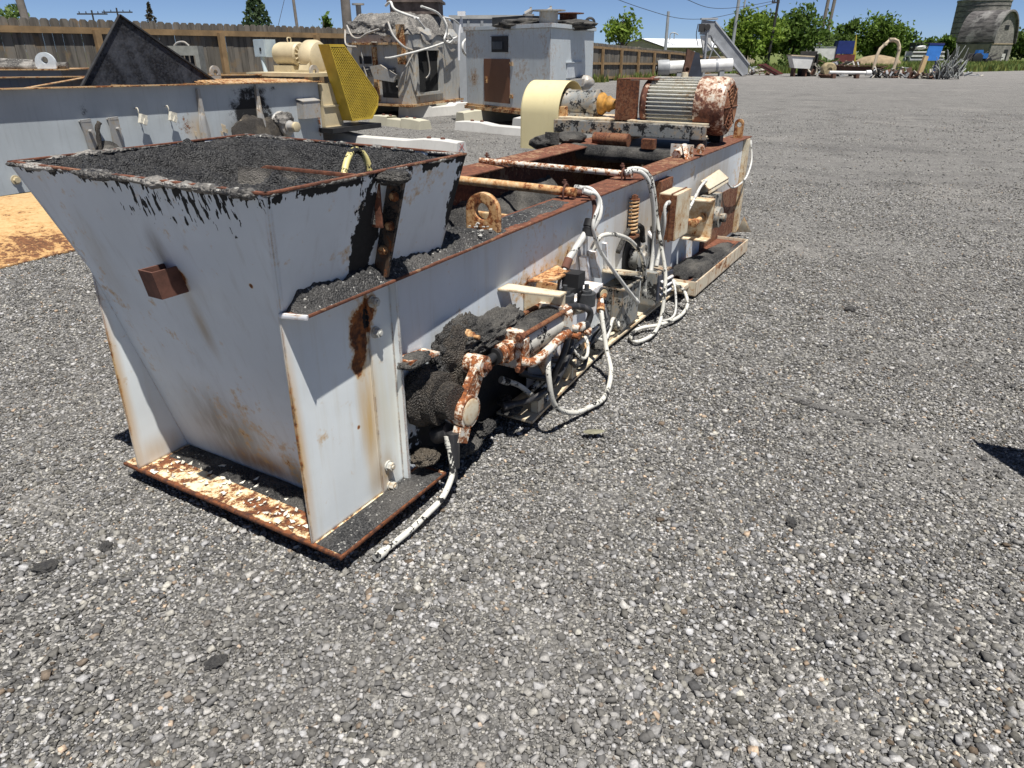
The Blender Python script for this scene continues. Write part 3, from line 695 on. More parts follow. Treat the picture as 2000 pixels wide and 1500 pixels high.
b = MB(); b.tube([(2.60, .118, .50), (2.68, .112, .585), (2.82, .11, .62), (2.96, .112, .58), (3.02, .118, .48)], .016, 8, 8, rough=.3); part(b, 'torn_edge', M_crust, hub, 180)
b = MB(); b.obox((2.55, .06, .40), (.30, .14, .02), (.0, .25, 0)); b.box(2.30, 3.2, .02, .13, .03, .06); part(b, 'drip_tray', M_cream)
# tension spring on its bolt
b = MB(); spx, spy = 2.765, .098; hel = [(spx + .026 * math.cos(a * .7854), spy + .026 * math.sin(a * .7854), .585 + .0028 * a) for a in range(0, 72)]
b.tube(hel, .0075, 7, 0); spr = part(b, 'spring', M_orange)
b = MB(); b.cyl((spx, spy, .56), (spx, spy, .82), .011, n=10); b.hex((spx, spy, .795), (spx, spy, .815), .022); b.cyl((spx, spy, .790), (spx, spy, .795), .032, n=16); b.box(spx - .05, spx + .05, .07, .134, .560, .575); part(b, 'spring_bolt', M_rust, spr)

# ---- control boxes, take-up bracket and rear end
b = MB(); b.box(3.13, 3.405, -.052, .072, .478, .775); cbx = part(b, 'control_box', M_cream)
b = MB(); b.box(3.124, 3.1295, -.046, .066, .484, .769); part(b, 'side_panel', M_rust, cbx)
b = MB(); b.box(3.118, 3.412, -.020, -.010, .470, .781); part(b, 'door_seam', M_rust, cbx)
b = MB(); b.prism([(3.14, .073, .44), (3.40, .073, .44), (3.40, .134, .50), (3.14, .134, .50)], (0, 0, .02)); b.box(3.20, 3.36, .03, .12, .05, .475); part(b, 'box_stand', M_white)
b = MB(); b.box(3.20, 3.44, .092, .133, .60, .835); part(b, 'junction_box', M_rust)
tk = MB(); tk.box(3.95, 3.96, -.072, .124, .325, .622); tk.box(3.83, 3.95, -.072, .124, .612, .622); tk.box(3.83, 3.95, -.072, .124, .325, .335); tk = part(tk, 'take_up_bracket', M_cream)
b = MB(); b.cyl((3.70, .0, .48), (3.99, .0, .485), .019, n=14); b.hex((3.90, .0, .484), (3.948, .0, .484), .036); b.hex((3.70, .0, .48), (3.76, .0, .481), .030); b.prism([(3.66, .02, .47), (3.76, .02, .47), (3.76, .02, .50), (3.66, .02, .50)], (0, .04, 0)); part(b, 'adjusting_screw', M_orange, tk)
b = MB(); b.obox((4.30, .06, .46), (.26, .11, .26)); b.cyl((4.25, .0, .43), (4.25, -.05, .43), .08, n=24); b.cyl((4.25, -.05, .43), (4.25, -.09, .43), .035, n=16); part(b, 'take_up_bearing', M_greyp)
b = MB(); b.prism([(4.235, .060, .628), (4.78, .060, .640), (4.70, .128, .715), (4.215, .128, .690)], (0, -.004, .008)); b.prism([(4.235, .060, .626), (4.78, .060, .638), (4.78, .052, .615), (4.235, .052, .600)], (0, .008, 0)); part(b, 'cover_plate', M_cream)
b = MB(); b.box(5.45, 5.56, .10, .134, .05, .888); b.prism([(5.50, .10, .05), (5.56, .10, .05), (5.56, -.02, .05), (5.50, .05, .20)], (0, 0, .004)); part(b, 'rear_post', M_cream)
b = MB(); b.box(4.40, 5.44, .128, .1335, .06, .50); part(b, 'patch_plate', M_rust)
pad = MB(); pad.box(3.46, 4.93, -.140, -.128, .025, .128); pad.box(3.46, 3.472, -.128, .13, .025, .128); pad.box(4.918, 4.93, -.128, .13, .025, .128); pad.box(3.32, 3.458, -.09, .12, .085, .115); pad = part(pad, 'side_step', paint('rust_streaked_step', (.70, .62, .47), soft=.06, thr=.555, edge=.14, streak=1.0, dirt=(.28, .12, .035), stain=(.44, .20, .06), sc=1.0, rust=((.075, .026, .012), (.24, .085, .028))))
b = MB(); b.box(3.472, 4.918, -.128, .13, .095, .105); part(b, 'step_plate', M_ledge, pad)
b = MB(); b.lump((3.86, -.0, .10), (.34, .125, .085), 4, .34, 3, 51, flat=.09); b.lump((4.35, .0, .10), (.45, .09, .03), 4, .3, 3, 52, flat=.09); part(b, 'asphalt_heap', M_crust, pad, 180)
b = tarcrust(3.5, 4.9, 120, -.127, -.07, 10, .1055, .020, 53); part(b, 'asphalt_crust', M_asph, pad, 180)
# base rail along the bottom right
b = MB(); b.prism([(1.20, -.075, .030), (2.2, .0, .030), (3.5, .0, .030), (3.5, .12, .030), (1.2, .12, .030)], (0, 0, .014)); b.box(1.70, 1.76, -.03, .03, .044, .14); b.box(1.28, 1.34, -.06, -.02, .044, .11); part(b, 'base_rail', M_cream)
r_ = random.Random(9)
for k in range(11):
    x = r_.uniform(.8, 2.3); y = r_.uniform(.0, .11); s = r_.uniform(.02, .055); b = MB(); b.lump((x, y, .06 + r_.uniform(0, .05)), (s * 1.8, s, s * .6), 4, .5, 3, 60 + k)
    part(b, 'asphalt_lump', M_crust, smooth=180)
b = MB(); b.cyl((1.35, .02, .12), (2.25, .05, .14), .016, n=10); b.cyl((1.5, .0, .17), (2.2, .02, .20), .012, n=10); b.cyl((1.45, .05, .08), (2.3, .06, .09), .02, n=10); part(b, 'feed_pipe', M_hose)

# small electrical box with louvred lid near the gear case
b = MB(); b.prism([(2.84, -.055, .12), (3.11, -.065, .12), (3.11, -.065, .315), (2.84, -.055, .335)], (0, .10, 0)); jb = part(b, 'motor_starter', M_greyp)
b = MB(); b.prism([(2.86, -.068, .15), (3.10, -.078, .15), (3.10, -.078, .30), (2.86, -.068, .315)], (0, .01, 0)); part(b, 'lid', plain('blue_black_lid', (.05, .055, .075), .5, .4, 18), jb)
for k in range(3): b = MB(); b.prism([(2.88, -.084, .18 + .042 * k), (3.08, -.092, .175 + .042 * k), (3.08, -.080, .185 + .042 * k), (2.88, -.070, .19 + .042 * k)], (0, 0, .006)); part(b, 'louvre', M_white, jb)

# ---- hoses and conduits
def hose(name, pts, r, mat, n=10, sm=7):
    r = r * .86; pts = [np.array(p, float) for p in pts]; pts = [p + np.array([random.uniform(-.006, .006), random.uniform(-.004, .004), random.uniform(-.004, .004)]) if 0 < k < len(pts) - 1 and sm else p for k, p in enumerate(pts)]
    m = MB().tube(pts, r, n, sm)
    if sm:
        for a, c in ((pts[0], pts[1]), (pts[-1], pts[-2])): d = (c - a) / np.linalg.norm(c - a); m.cyl(a - d * .004, a + d * .034, r * 1.38, n=12).cyl(a + d * .036, a + d * .044, r * 1.22, n=12)
    return part(m, name, mat, smooth=60)
hose('hydraulic_hose', [(2.083, -.02, .404), (1.99, -.05, .345), (1.936, -.12, .161), (1.848, -.185, .07), (1.635, -.246, .034), (1.50, -.235, .03), (1.36, -.20, .05), (1.20, -.19, .16), (1.162, -.17, .323), (1.226, -.14, .385), (1.33, -.11, .375)], .015, M_hose)
hose('hose_collar', [(2.086, -.018, .408), (2.03, -.035, .37), (1.99, -.05, .345)], .019, M_orange)
hose('hydraulic_hose', [(1.50, -.06, .505), (1.602, -.10, .490), (1.665, -.13, .449), (1.655, -.13, .393), (1.60, -.125, .392)], .019, M_hoseb)
hose('elbow_pipe', [(1.61, -.125, .392), (1.55, -.115, .400), (1.50, -.09, .415), (1.46, -.06, .42)], .019, M_peel)
hose('hydraulic_hose', [(1.40, -.135, .44), (1.42, -.135, .39), (1.388, -.13, .31), (1.36, -.10, .22), (1.40, -.07, .15)], .017, M_hoseb)
hose('hydraulic_hose', [(1.10, .02, .14), (1.142, 0, .138), (1.23, -.05, .139), (1.408, -.06, .135), (1.581, -.05, .17), (1.70, -.02, .22)], .017, M_hoseb)
hose('conduit', [(2.112, .19, .925), (2.11, .10, .925), (2.10, .06, .882), (2.066, .045, .816), (2.03, .055, .768)], .014, M_brown)
hose('conduit', [(2.13, .19, .945), (2.125, .10, .943), (2.12, .04, .89), (2.085, .025, .82), (2.05, .04, .77)], .013, M_hosew)
hose('tar_sleeve', [(2.05, .06, .80), (2.035, .058, .77), (2.02, .06, .73)], .026, M_black)
hose('white_pipe', [(2.05, .058, .775), (1.884, .10, .627)], .021, M_hosew, 14, 0)
hose('pipe_socket', [(1.888, .099, .630), (1.851, .10, .588)], .026, M_brown, 14, 0)
hose('conduit', [(1.851, .10, .586), (1.80, .09, .575), (1.744, .08, .545), (1.68, .06, .50)], .010, M_hosew)
hose('conduit', [(2.037, .10, .95), (2.075, .05, .927), (2.085, .03, .874), (2.03, .03, .811), (2.018, .03, .747), (2.112, .03, .631), (2.233, 0, .507), (2.384, -.03, .368), (2.545, -.05, .232)], .012, M_hosew)
hose('conduit', [(2.10, .06, .64), (2.117, .045, .683), (2.16, .03, .709), (2.277, .0, .686), (2.441, -.02, .614), (2.617, -.03, .495), (2.699, -.03, .349), (2.732, -.02, .22)], .014, M_hose)
hose('conduit', [(2.74, .16, .945), (2.776, .12, .952), (2.806, .07, .943), (2.846, .04, .875), (2.909, .03, .711), (2.976, .03, .505), (2.94, .02, .348), (2.857, 0, .22)], .016, M_hosew)
hose('conduit', [(2.78, .16, .955), (2.815, .12, .962), (2.855, .06, .937), (2.894, .03, .854), (2.954, .02, .672), (2.948, -.02, .517), (2.922, -.08, .331), (2.848, -.11, .187), (2.776, -.128, .06), (2.57, -.155, .034), (2.431, -.111, .03), (2.483, -.041, .034), (2.622, -.053, .034), (2.75, -.14, .036), (2.943, -.191, .034), (3.15, -.18, .05), (3.234, -.131, .12), (3.371, 0, .136)], .014, M_hose)
hose('conduit', [(3.131, .0, .724), (3.075, .0, .722), (3.055, .0, .69), (3.060, .0, .6), (3.086, .02, .449), (3.041, .02, .33)], .012, M_hosew)
hose('conduit', [(3.131, .02, .663), (3.085, .02, .655), (3.075, .02, .60), (3.09, .025, .5)], .012, M_hosew)
hose('conduit', [(5.569, .10, .865), (5.52, .06, .70), (5.40, .05, .58), (5.20, .06, .53), (5.0, .075, .54), (4.873, .10, .609)], .010, M_hosew)
hose('conduit', [(4.22, .09, .70), (4.041, .08, .67), (3.692, .04, .575), (3.5, .05, .5)], .012, M_hosew)
hose('conduit', [(3.1, -.06, .26), (3.05, -.12, .20), (2.98, -.155, .08), (2.90, -.15, .034), (2.80, -.10, .034)], .009, M_hosew)
hose('drain_hose', [(.615, -.02, .23), (.600, -.045, .13), (.575, -.06, .08), (.500, -.07, .032), (.40, -.071, .014), (.30, -.07, .006), (.115, -.057, .002)], .0145, M_hose)
b = MB(); b.cyl((.628, -.035, .245), (.612, -.045, .10), .026, .022, n=14); b.cyl((.60, -.05, .10), (.595, -.055, .05), .014, n=12); b.cyl((.64, -.01, .24), (.64, .06, .20), .035, n=14); part(b, 'hose_fitting', M_hoseb)
b = MB(); b.lump((.58, .07, .13), (.06, .05, .03), 4, .5, 3, 71); part(b, 'grease_lump', M_crustb, smooth=180)

r_ = random.Random(12)
for k in range(7):
    x0 = 1.15 + .16 * k; x1 = x0 + r_.uniform(.35, .6); z0 = r_.uniform(.10, .32)
    hose('hydraulic_hose', [(x0, .06, z0), (x0 + .08, r_.uniform(-.03, .04), z0 - .05), ((x0 + x1) / 2, r_.uniform(-.05, .05), r_.uniform(.06, .22)), (x1 - .08, r_.uniform(-.03, .05), r_.uniform(.10, .26)), (x1, .07, r_.uniform(.15, .35))], r_.uniform(.010, .017), M_hoseb if k % 3 else M_hose)
for (x, y, z) in ((1.30, .03, .33), (1.52, .05, .27), (1.78, .02, .26), (1.96, .04, .22), (2.14, .06, .30)):
    b = MB(); b.hex((x, y + .06, z), (x, y - .01, z), .022); b.cyl((x, y - .01, z), (x, y - .05, z), .014, n=10); b.cyl((x, y - .03, z), (x + .045, y - .03, z), .012, n=10); part(b, 'pipe_fitting', M_peel)
for (x, z) in ((1.42, .18), (1.88, .14)):
    b = MB(); b.prism([(x, .128, z + .22), (x + .10, .128, z + .20), (x + .10, .0, z), (x, -.01, z)], (.008, 0, .008)); part(b, 'hose_bracket', M_orange)
# ---- drive on the rear deck: channel, guard, gearbox, coupling box, motor
chn = MB(); chn.box(4.47, 4.482, .20, 1.54, .965, 1.065); chn.box(4.482, 4.56, .20, 1.54, 1.054, 1.065); chn.box(4.482, 4.56, .20, 1.54, .965, .975); chn.box(5.05, 5.06, .20, 1.54, .965, 1.065)
frame = part(chn, 'drive_frame', M_greyp)
b = MB(); b.box(4.56, 5.05, 1.05, 1.56, 1.066, 1.082); b.box(4.56, 5.05, .22, .90, 1.066, 1.080); part(b, 'motor_plate', M_cream, frame)
for q in ((4.48, 4.60, .22, .33, .898, .964), (4.48, 4.60, 1.02, 1.16, .935, .964), (4.98, 5.08, .22, .33, .898, .964)): part(MB().box(*q), 'frame_foot', M_black, frame)
b = MB(); b.prism([(3.80, .115, .90), (3.86, .115, .90), (3.97, .19, .99), (3.93, .19, .99)], (.0, .02, 0)); b.box(3.95, 3.962, .13, .30, .90, .985); b.cyl((3.86, .22, .925), (4.02, .22, .955), .028, n=14); b.hex((3.85, .22, .922), (3.89, .22, .93), .036); b.cyl((4.02, .10, .95), (4.10, .12, .95), .030, n=14); part(b, 'take_up_screw', M_peel, frame)
b = MB(); b.box(3.9, 3.915, 1.20, 1.32, .93, 1.02); b.cyl((3.84, 1.36, .955), (4.02, 1.36, .965), .034, n=14); b.lump((3.95, 1.36, .935), (.14, .10, .05), 3, .3, 3, 81); b.lump((4.15, 1.22, .965), (.16, .12, .045), 3, .3, 3, 82); part(b, 'take_up_screw', M_crust, frame, 60)
part(MB().box(4.0, 4.06, .45, .55, .93, 1.0), 'guide_block', M_rust, frame)
b = MB(); b.cyl((4.25, .75, .955), (4.25, 1.05, .955), .05, n=18); part(b, 'idler', M_rust, frame)
# belt guard: bent strip with a round top
gd = MB(); yA, yB = 1.53, 1.905; cx, cz, rr = 4.80, 1.10, .265; arc = [(cx - rr, .80), (cx - rr, .95)] + [(cx - rr * math.cos(a), cz + rr * math.sin(a)) for a in np.linspace(0, math.pi, 25)] + [(cx + rr, .80)]
pin = [(cx - (cx - x) * (1 - .012), z if z < cz else cz + (z - cz) * (1 - .012)) for x, z in arc]
for i in range(len(arc) - 1):
    (xa, za), (xb, zb), (xc, zc), (xd, zd) = arc[i], arc[i+1], pin[i+1], pin[i]
    gd.add([(xa, yA, za), (xb, yA, zb), (xb, yB, zb), (xa, yB, za), (xd, yA, zd), (xc, yA, zc), (xc, yB, zc), (xd, yB, zd)], [(0,1,2,3), (4,7,6,5), (0,4,5,1), (3,2,6,7)])
guard = gd.build('belt_guard', M_yellow, feeder, 40, weld=True)
b = MB(); b.prism([(x, yB, z) for x, z in arc], (0, .004, 0)); part(b, 'guard_back', M_yellow, guard)
b = MB(); b.lathe((4.80, 1.86, 1.10), (0, -1, 0), [(0, .20), (.10, .20), (.11, .05), (.30, .05), (.301, 0)], 30); part(b, 'pulley', M_black, guard)
# gear reducer drum
b = MB(); b.lathe((4.77, 1.60, 1.175), (0, -1, 0), [(0, .115), (.02, .125), (.06, .125), (.07, .118), (.30, .118), (.31, .125), (.345, .125), (.36, .10), (.361, 0)], 36); b.box(4.66, 4.88, 1.26, 1.58, 1.066, 1.11); red = part(b, 'gear_reducer', M_greyp)
b = MB(); b.lathe((4.77, 1.245, 1.185), (0, -1, 0), [(0, .09), (.03, .092), (.05, .075), (.06, .06), (.09, .068), (.11, .05), (.16, .035), (.20, .03), (.201, 0)], 28); part(b, 'coupling', M_ochre, red)
b = MB(); b.box(4.62, 4.66, 1.50, 1.60, 1.06, 1.16); part(b, 'foot', M_orange, red)
b = MB(); b.box(4.65, 4.662, .850, 1.050, 1.070, 1.384); b.box(4.662, 4.92, 1.040, 1.050, 1.07, 1.384); b.prism([(4.65, .70, 1.386), (4.95, .70, 1.386), (4.95, 1.05, 1.386), (4.65, 1.05, 1.386)], (0, 0, .008)); part(b, 'coupling_guard', M_rust, frame)
# electric motor, axis across the trough
MC = np.array([4.80, 0, 1.195]); mr = .205
mot = MB(); mot.cyl(MC + [0, .76, 0], MC + [0, .36, 0], mr - .022, n=40)
for k in range(44):
    a = 2 * math.pi * k / 44; c, s = math.cos(a), math.sin(a); o = np.array([c, 0, s]); tn = np.array([-s, 0, c]) * .0042
    p = [MC + o * (mr - .024) + [0, .765, 0], MC + o * (mr + .012) + [0, .765, 0], MC + o * (mr + .012) + [0, .345, 0], MC + o * (mr - .024) + [0, .345, 0]]
    mot.prism([q - tn for q in p], tn * 2)
motor = part(mot, 'motor', M_fins)
b = MB(); b.lathe(MC + [0, .845, 0], (0, -1, 0), [(0, .05), (.002, .13), (.02, .185), (.05, mr + .010), (.088, mr + .016)], 44); part(b, 'front_bell', M_bell, motor)
b = MB(); b.lathe(MC + [0, .36, 0], (0, -1, 0), [(0, mr + .016), (.03, mr + .020), (.19, mr + .018), (.225, mr + .006), (.24, mr - .02)], 44); fanc = part(b, 'fan_cover', M_bell, motor)
b = MB()
for rr in (.035, .065, .095, .125, .155): b.lathe(MC + [0, .120, 0], (0, -1, 0), [(0, rr), (.004, rr + .004), (.008, rr + .007), (.009, rr + .014), (.004, rr + .018), (0, rr + .018)], 40)
for k in range(8): a = k * .785; b.cyl(MC + [.02 * math.cos(a), .114, .02 * math.sin(a)], MC + [.185 * math.cos(a), .114, .185 * math.sin(a)], .006, n=6)
part(b, 'grille', M_rust, fanc)
b = MB(); b.box(4.66, 4.94, .40, .52, 1.078, 1.10); b.box(4.66, 4.94, .60, .72, 1.078, 1.10); part(b, 'foot', M_rust, motor)
b = MB(); b.cyl(MC + [0, .52, .20], MC + [0, .52, .25], .028, n=14); part(b, 'lifting_boss', M_cream, motor)

# ================================================================== the grey conveyor behind, with its cream drive and yellow belt guard
GA = math.atan2(4.5, 2.6)
GO = (-3.4, 13.5, 0)
M_gwall = paint('grey_trough_wall', (.44, .475, .49), tar=.76, tband=.22, thr=.70, edge=.10, streak=.30, dirt=(.22, .22, .22), bevel=False, sc=.9, soft=.05, stain=(.30, .27, .23),
    rblobs=[((-2.75, 0, .60), (.35, .2, .30), .16), ((-2.4, 0, .45), (.25, .2, .4), .10), ((-.06, 0, .5), (.10, .3, .8), .25)],
    tblobs=[((-1.55, 0, .75), (.80, .3, .60), .62), ((-1.3, 0, .35), (.6, .3, .45), .6), ((-2.4, 0, .9), (.4, .3, .25), .2), ((-4.25, 0, .9), (.2, .3, .25), .30), ((-1.0, 0, 1.05), (1.2, .3, .12), .24)],
    sblobs=[((-1.6, 0, .4), (.9, .3, .5), .7, (.16, .13, .10)), ((-2.6, 0, .55), (.3, .3, .3), .7, (.50, .36, .20))])
M_gdirty = paint('crusted_grey_steel', (.36, .355, .34), thr=.60, edge=0, streak=.7, dirt=(.14, .125, .11), stain=(.36, .29, .20), tar=.66, sc=1.3, bevel=False, rust=((.10, .05, .03), (.28, .15, .08)))
M_grust = paint('rusty_flange', (.42, .34, .27), thr=.50, edge=0, streak=.6, dirt=(.16, .13, .10), sc=1.5, bevel=False, tar=.72)
M_tan = plain('cream_paint', (.56, .47, .30), .5, .15, 4)
M_yel = plain('yellow_paint', (.50, .35, .035), .5, .18, 5)
gc = thing('grey_conveyor', 'long grey open-topped conveyor with yellow mesh belt guard and cream motor', 'conveyor', GO, GA)
def gp(mb, name, mat, parent=None, smooth=35): return mb.build(name, mat, gc if parent is None else parent, smooth)
zt = lambda x: 1.115 - .0150 * x
b = MB(); b.prism([(-9, 0, .02), (0, 0, .02), (0, 0, zt(0)), (-9, 0, zt(-9))], (0, .012, 0)); wall = gp(b, 'side_wall', M_gwall)
b = MB(); b.prism([(-9, -.10, zt(-9)), (.02, -.10, zt(0)), (.02, .05, zt(0)), (-9, .05, zt(-9))], (0, 0, .014)); gp(b, 'top_flange', M_grust, wall)
b = MB(); b.prism([(-9, 1.40, .02), (0, 1.40, .02), (0, 1.40, 1.20), (-9, 1.40, 1.34)], (0, .012, 0)); fw = gp(b, 'far_wall', M_gdirty)
b = MB(); b.prism([(-9, 1.30, 1.345), (.02, 1.30, 1.205), (.02, 1.48, 1.205), (-9, 1.48, 1.345)], (0, 0, .014)); gp(b, 'top_flange', M_grust, fw)
b = MB(); b.box(-.012, 0, .012, 1.40, .02, 1.10); gp(b, 'end_plate', M_gdirty)
b = MB(); b.prism([(-4.9, .05, 1.19), (-4.8, .05, 1.19), (-3.2, 1.3, 1.26), (-3.3, 1.3, 1.26)], (0, 0, .012)); b.prism([(-3.3, .06, 1.0), (-3.28, .06, 1.0), (-3.28, 1.38, 1.0), (-3.3, 1.38, 1.0)], (0, 0, .17)); gp(b, 'cross_plate', M_grust)
b = MB(); b.box(-2.1, -2.08, .05, 1.38, .95, 1.15); gp(b, 'cross_plate', M_grust)
b = MB(); b.box(-9, -.05, .02, 1.39, .5, .51); gp(b, 'trough_floor', M_black)
b = MB()
for k in range(8): b.prism([(-1.9, .08 + .165 * k, 1.145), (-.02, .08 + .165 * k, 1.118), (-.02, .22 + .165 * k, 1.15), (-1.9, .22 + .165 * k, 1.178)], (0, 0, .008))
gp(b, 'corrugated_lid', M_grust)
for (x, tw) in ((-4.30, .10), (-3.92, -.03)):
    b = MB(); b.prism([(x - .065, -.075, .80), (x + .065, -.075, .81), (x + .10 + tw * .4, -.03, .20), (x - .04 + tw * .4, -.03, .20)], (0, .03, 0)); b.box(x - .06, x + .06, -.075, 0, .775, .787)
    b.cyl((x + .02, -.07, .66), (x + .02, -.13, .66), .022, n=10); gp(b, 'gusset', M_gdirty, wall)
b = MB(); b.lathe((-4.08, .0, .32), (0, -1, 0), [(0, .20), (.05, .20), (.06, .15), (.10, .12), (.11, .06), (.14, .05), (.141, 0)], 24); pl_ = gp(b, 'pulley', M_crust)
b = MB(); b.tube([(-4.2, -.06, .1), (-4.19, -.07, .5), (-4.17, -.08, .7), (-4.12, -.06, .75)], .03, 8, 4, rough=.4); gp(b, 'crusted_pipe', M_crustb, pl_, 60)
for x in (-3.54, -3.07):
    b = MB(); b.tube([(x, 0, .88), (x, -.05, .90), (x, -.07, .86), (x, -.06, .83)], .008, 6, 4); b.obox((x + .02, -.10, .755), (.09, .06, .12), (0, .35, 0)); b.obox((x + .03, -.13, .72), (.05, .03, .08), (0, .5, 0)); gp(b, 'bent_tab', plain('pale_tab', (.62, .58, .48), .7, .3, 20), wall)
for x in (-2.50, -1.40):
    b = MB(); b.prism([(x - .02, 0, 1.10), (x + .02, 0, 1.10), (x + .07, 0, .1), (x - .07, 0, .1)], (0, -.05, 0)); b.lump((x, -.03, .45), (.08, .05, .4), 3, .3, 3, int(x * 10)); gp(b, 'stiffener', M_gdirty, wall)
b = MB(); r_ = random.Random(4)
for k in range(16):
    x = r_.uniform(-2.95, -1.7); z = r_.uniform(.35, .68); s = r_.uniform(.03, .075)
    b.prism([(x, -.003, z), (x + s * .5, -.02 - s * .5, z - s * .4), (x + s * .6, -.012 - s * .4, z - s * 2.0), (x + .01, -.003, z - s * 1.8)], (.003, -.002, 0))
tag(gp(b, 'peeling_paint', plain('peeled_paint', (.58, .48, .34), .7, .3, 12), wall, 0), kind='stuff')
b = MB(); b.lump((-1.62, -.02, .30), (.42, .11, .38), 4, .3, 3, 91); b.lump((-1.2, -.02, .34), (.30, .10, .26), 4, .3, 3, 92); gp(b, 'tar_crust', M_crustb, wall, 180)
b = MB(); b.lathe((-.95, 0, .46), (0, -1, 0), [(0, .24), (.05, .22), (.10, .15), (.16, .14), (.17, .10), (.20, .10), (.21, .085), (.32, .08), (.321, 0)], 24); br = gp(b, 'bearing', M_gdirty)
b = MB(); b.lump((-.98, -.10, .56), (.19, .10, .13), 4, .35, 3, 93); gp(b, 'tar_crust', M_grey, br, 180)
b = MB(); b.lathe((-.95, -.31, .46), (0, -1, 0), [(0, .08), (.05, .08), (.055, .07), (.056, 0)], 20); gp(b, 'shaft_end', M_tan, br)
b = MB(); b.box(-.56, -.16, -.16, 0, .55, .82); b.prism([(-.57, -.17, .82), (-.15, -.17, .82), (-.15, 0, .86), (-.57, 0, .86)], (0, 0, .012)); gp(b, 'junction_box', M_gdirty)
b = MB(); b.hex((-5.30, -.005, .18), (-5.30, -.05, .18), .035); b.cyl((-5.30, 0, .18), (-5.30, -.012, .18), .055, n=14); gp(b, 'bolt', M_tan, wall)
for (x, y) in ((-1.05, 1.30), (.22, .25)):
    o = lugplate(0, -.10, .10, 0, .26, .04, .045, .15); gp(MB().add([(q[1] + x, q[0] + y, q[2] + 1.12) for q in o.v], o.f), 'lifting_lug', M_gdirty)
# drive
b = MB(); b.box(-.05, 1.3, .10, 1.7, 1.19, 1.25); b.box(.0, .10, .2, .3, .2, 1.19); b.box(1.1, 1.2, .2, .3, .2, 1.19); b.box(.02, .09, 1.3, 1.4, .2, 1.19); drv = gp(b, 'drive_base', M_tan)
b = MB(); b.box(.02, .50, -.06, .25, .35, 1.08); b.box(.02, .55, -.09, .25, .70, .73); b.box(.02, .6, -.09, .25, .34, .37); gp(b, 'support_panel', M_tan, drv)
b = MB(); b.box(-.08, 1.25, -.32, .35, .28, .36); gp(b, 'guard_shadow_slab', M_black, drv)  # black slab added to stand in for the ground shadow below the guard
b = MB(); b.lathe((.62, .45, 1.50), (0, 1, 0), [(0, .20), (.02, .25), (.10, .29), (.26, .29), (.32, .25), (.33, .1), (.331, 0)], 32); b.prism([(.30, .50, 1.25), (.94, .50, 1.25), (.85, .50, 1.5), (.40, .50, 1.5)], (0, .24, 0)); b.box(.28, .96, .46, .80, 1.25, 1.29); redu = gp(b, 'gear_reducer', M_tan)
b = MB(); b.cyl((.62, .80, 1.55), (.62, .92, 1.55), .10, n=24)
for k in range(12): a = k * .5236; b.cyl((.62 + .05 * math.cos(a), .92, 1.55 + .05 * math.sin(a)), (.62 + .17 * math.cos(a), .93, 1.55 + .17 * math.sin(a)), .012, n=6)
b.lathe((.62, .93, 1.55), (0, 1, 0), [(0, .18), (.03, .205), (.5, .205), (.56, .19), (.60, .12), (.601, 0)], 32); b.box(.40, .84, 1.0, 1.45, 1.25, 1.36); b.tube([(.58, 1.2, 1.75), (.58, 1.2, 1.82), (.66, 1.2, 1.82), (.66, 1.2, 1.75)], .012, 6, 4); gp(b, 'motor', M_tan, drv)
b = MB(); b.box(.36, .62, 1.56, 1.86, 1.50, 1.80); b.box(.345, .36, 1.57, 1.85, 1.51, 1.79); b.cyl((.40, 1.72, 1.50), (.38, 1.65, 1.20), .04, n=10); jb2 = gp(b, 'junction_box', plain('pale_blue_grey', (.42, .50, .54), .5, .1, 4), drv)
b = MB(); b.box(.335, .345, 1.66, 1.70, 1.60, 1.66); gp(b, 'latch', M_black, jb2)
GPOLY = [(.06, 1.70), (.43, 1.70), (1.19, .93), (1.25, .82), (1.21, .65), (1.02, .45), (.47, .45)]
b = MB()
for i in range(len(GPOLY)):
    (xa, za), (xb, zb) = GPOLY[i], GPOLY[(i + 1) % len(GPOLY)]
    b.prism([(xa, -.30, za), (xb, -.30, zb), (xb, -.05, zb), (xa, -.05, za)], (0, 0, 0.008) if abs(xb - xa) > abs(zb - za) else (.008, 0, 0))
    ddx, ddz = (.65 - xa) * .05, (1.0 - za) * .05; eex, eez = (.65 - xb) * .05, (1.0 - zb) * .05
    b.prism([(xa, -.306, za), (xb, -.306, zb), (xb + eex, -.306, zb + eez), (xa + ddx, -.306, za + ddz)], (0, .006, 0))
bgd = gp(b, 'belt_guard', M_yel)
gp(MB().prism([(x * .96 + .025, -.14, z * .96 + .04) for x, z in GPOLY], (0, .006, 0)), 'belt_cover', plain('dim_olive', (.05, .04, .02), .7, .4, 5), bgd)
def clip_convex(p, q, poly):
    t0, t1 = 0., 1.; d = (q[0] - p[0], q[1] - p[1])
    n = len(poly); ar = sum(poly[i][0] * poly[(i+1) % n][1] - poly[(i+1) % n][0] * poly[i][1] for i in range(n)); sg = 1 if ar > 0 else -1
    for i in range(n):
        (ax, az), (bx, bz) = poly[i], poly[(i+1) % n]; nx_, nz_ = -(bz - az) * sg, (bx - ax) * sg
        den = nx_ * d[0] + nz_ * d[1]; num = nx_ * (ax - p[0]) + nz_ * (az - p[1])
        if abs(den) < 1e-9:
            if num > 0: return None
        elif den > 0: t0 = max(t0, num / den)
        else: t1 = min(t1, num / den)
    if t0 >= t1: return None
    return (p[0] + d[0]*t0, p[1] + d[1]*t0), (p[0] + d[0]*t1, p[1] + d[1]*t1)
b = MB(); st = .050
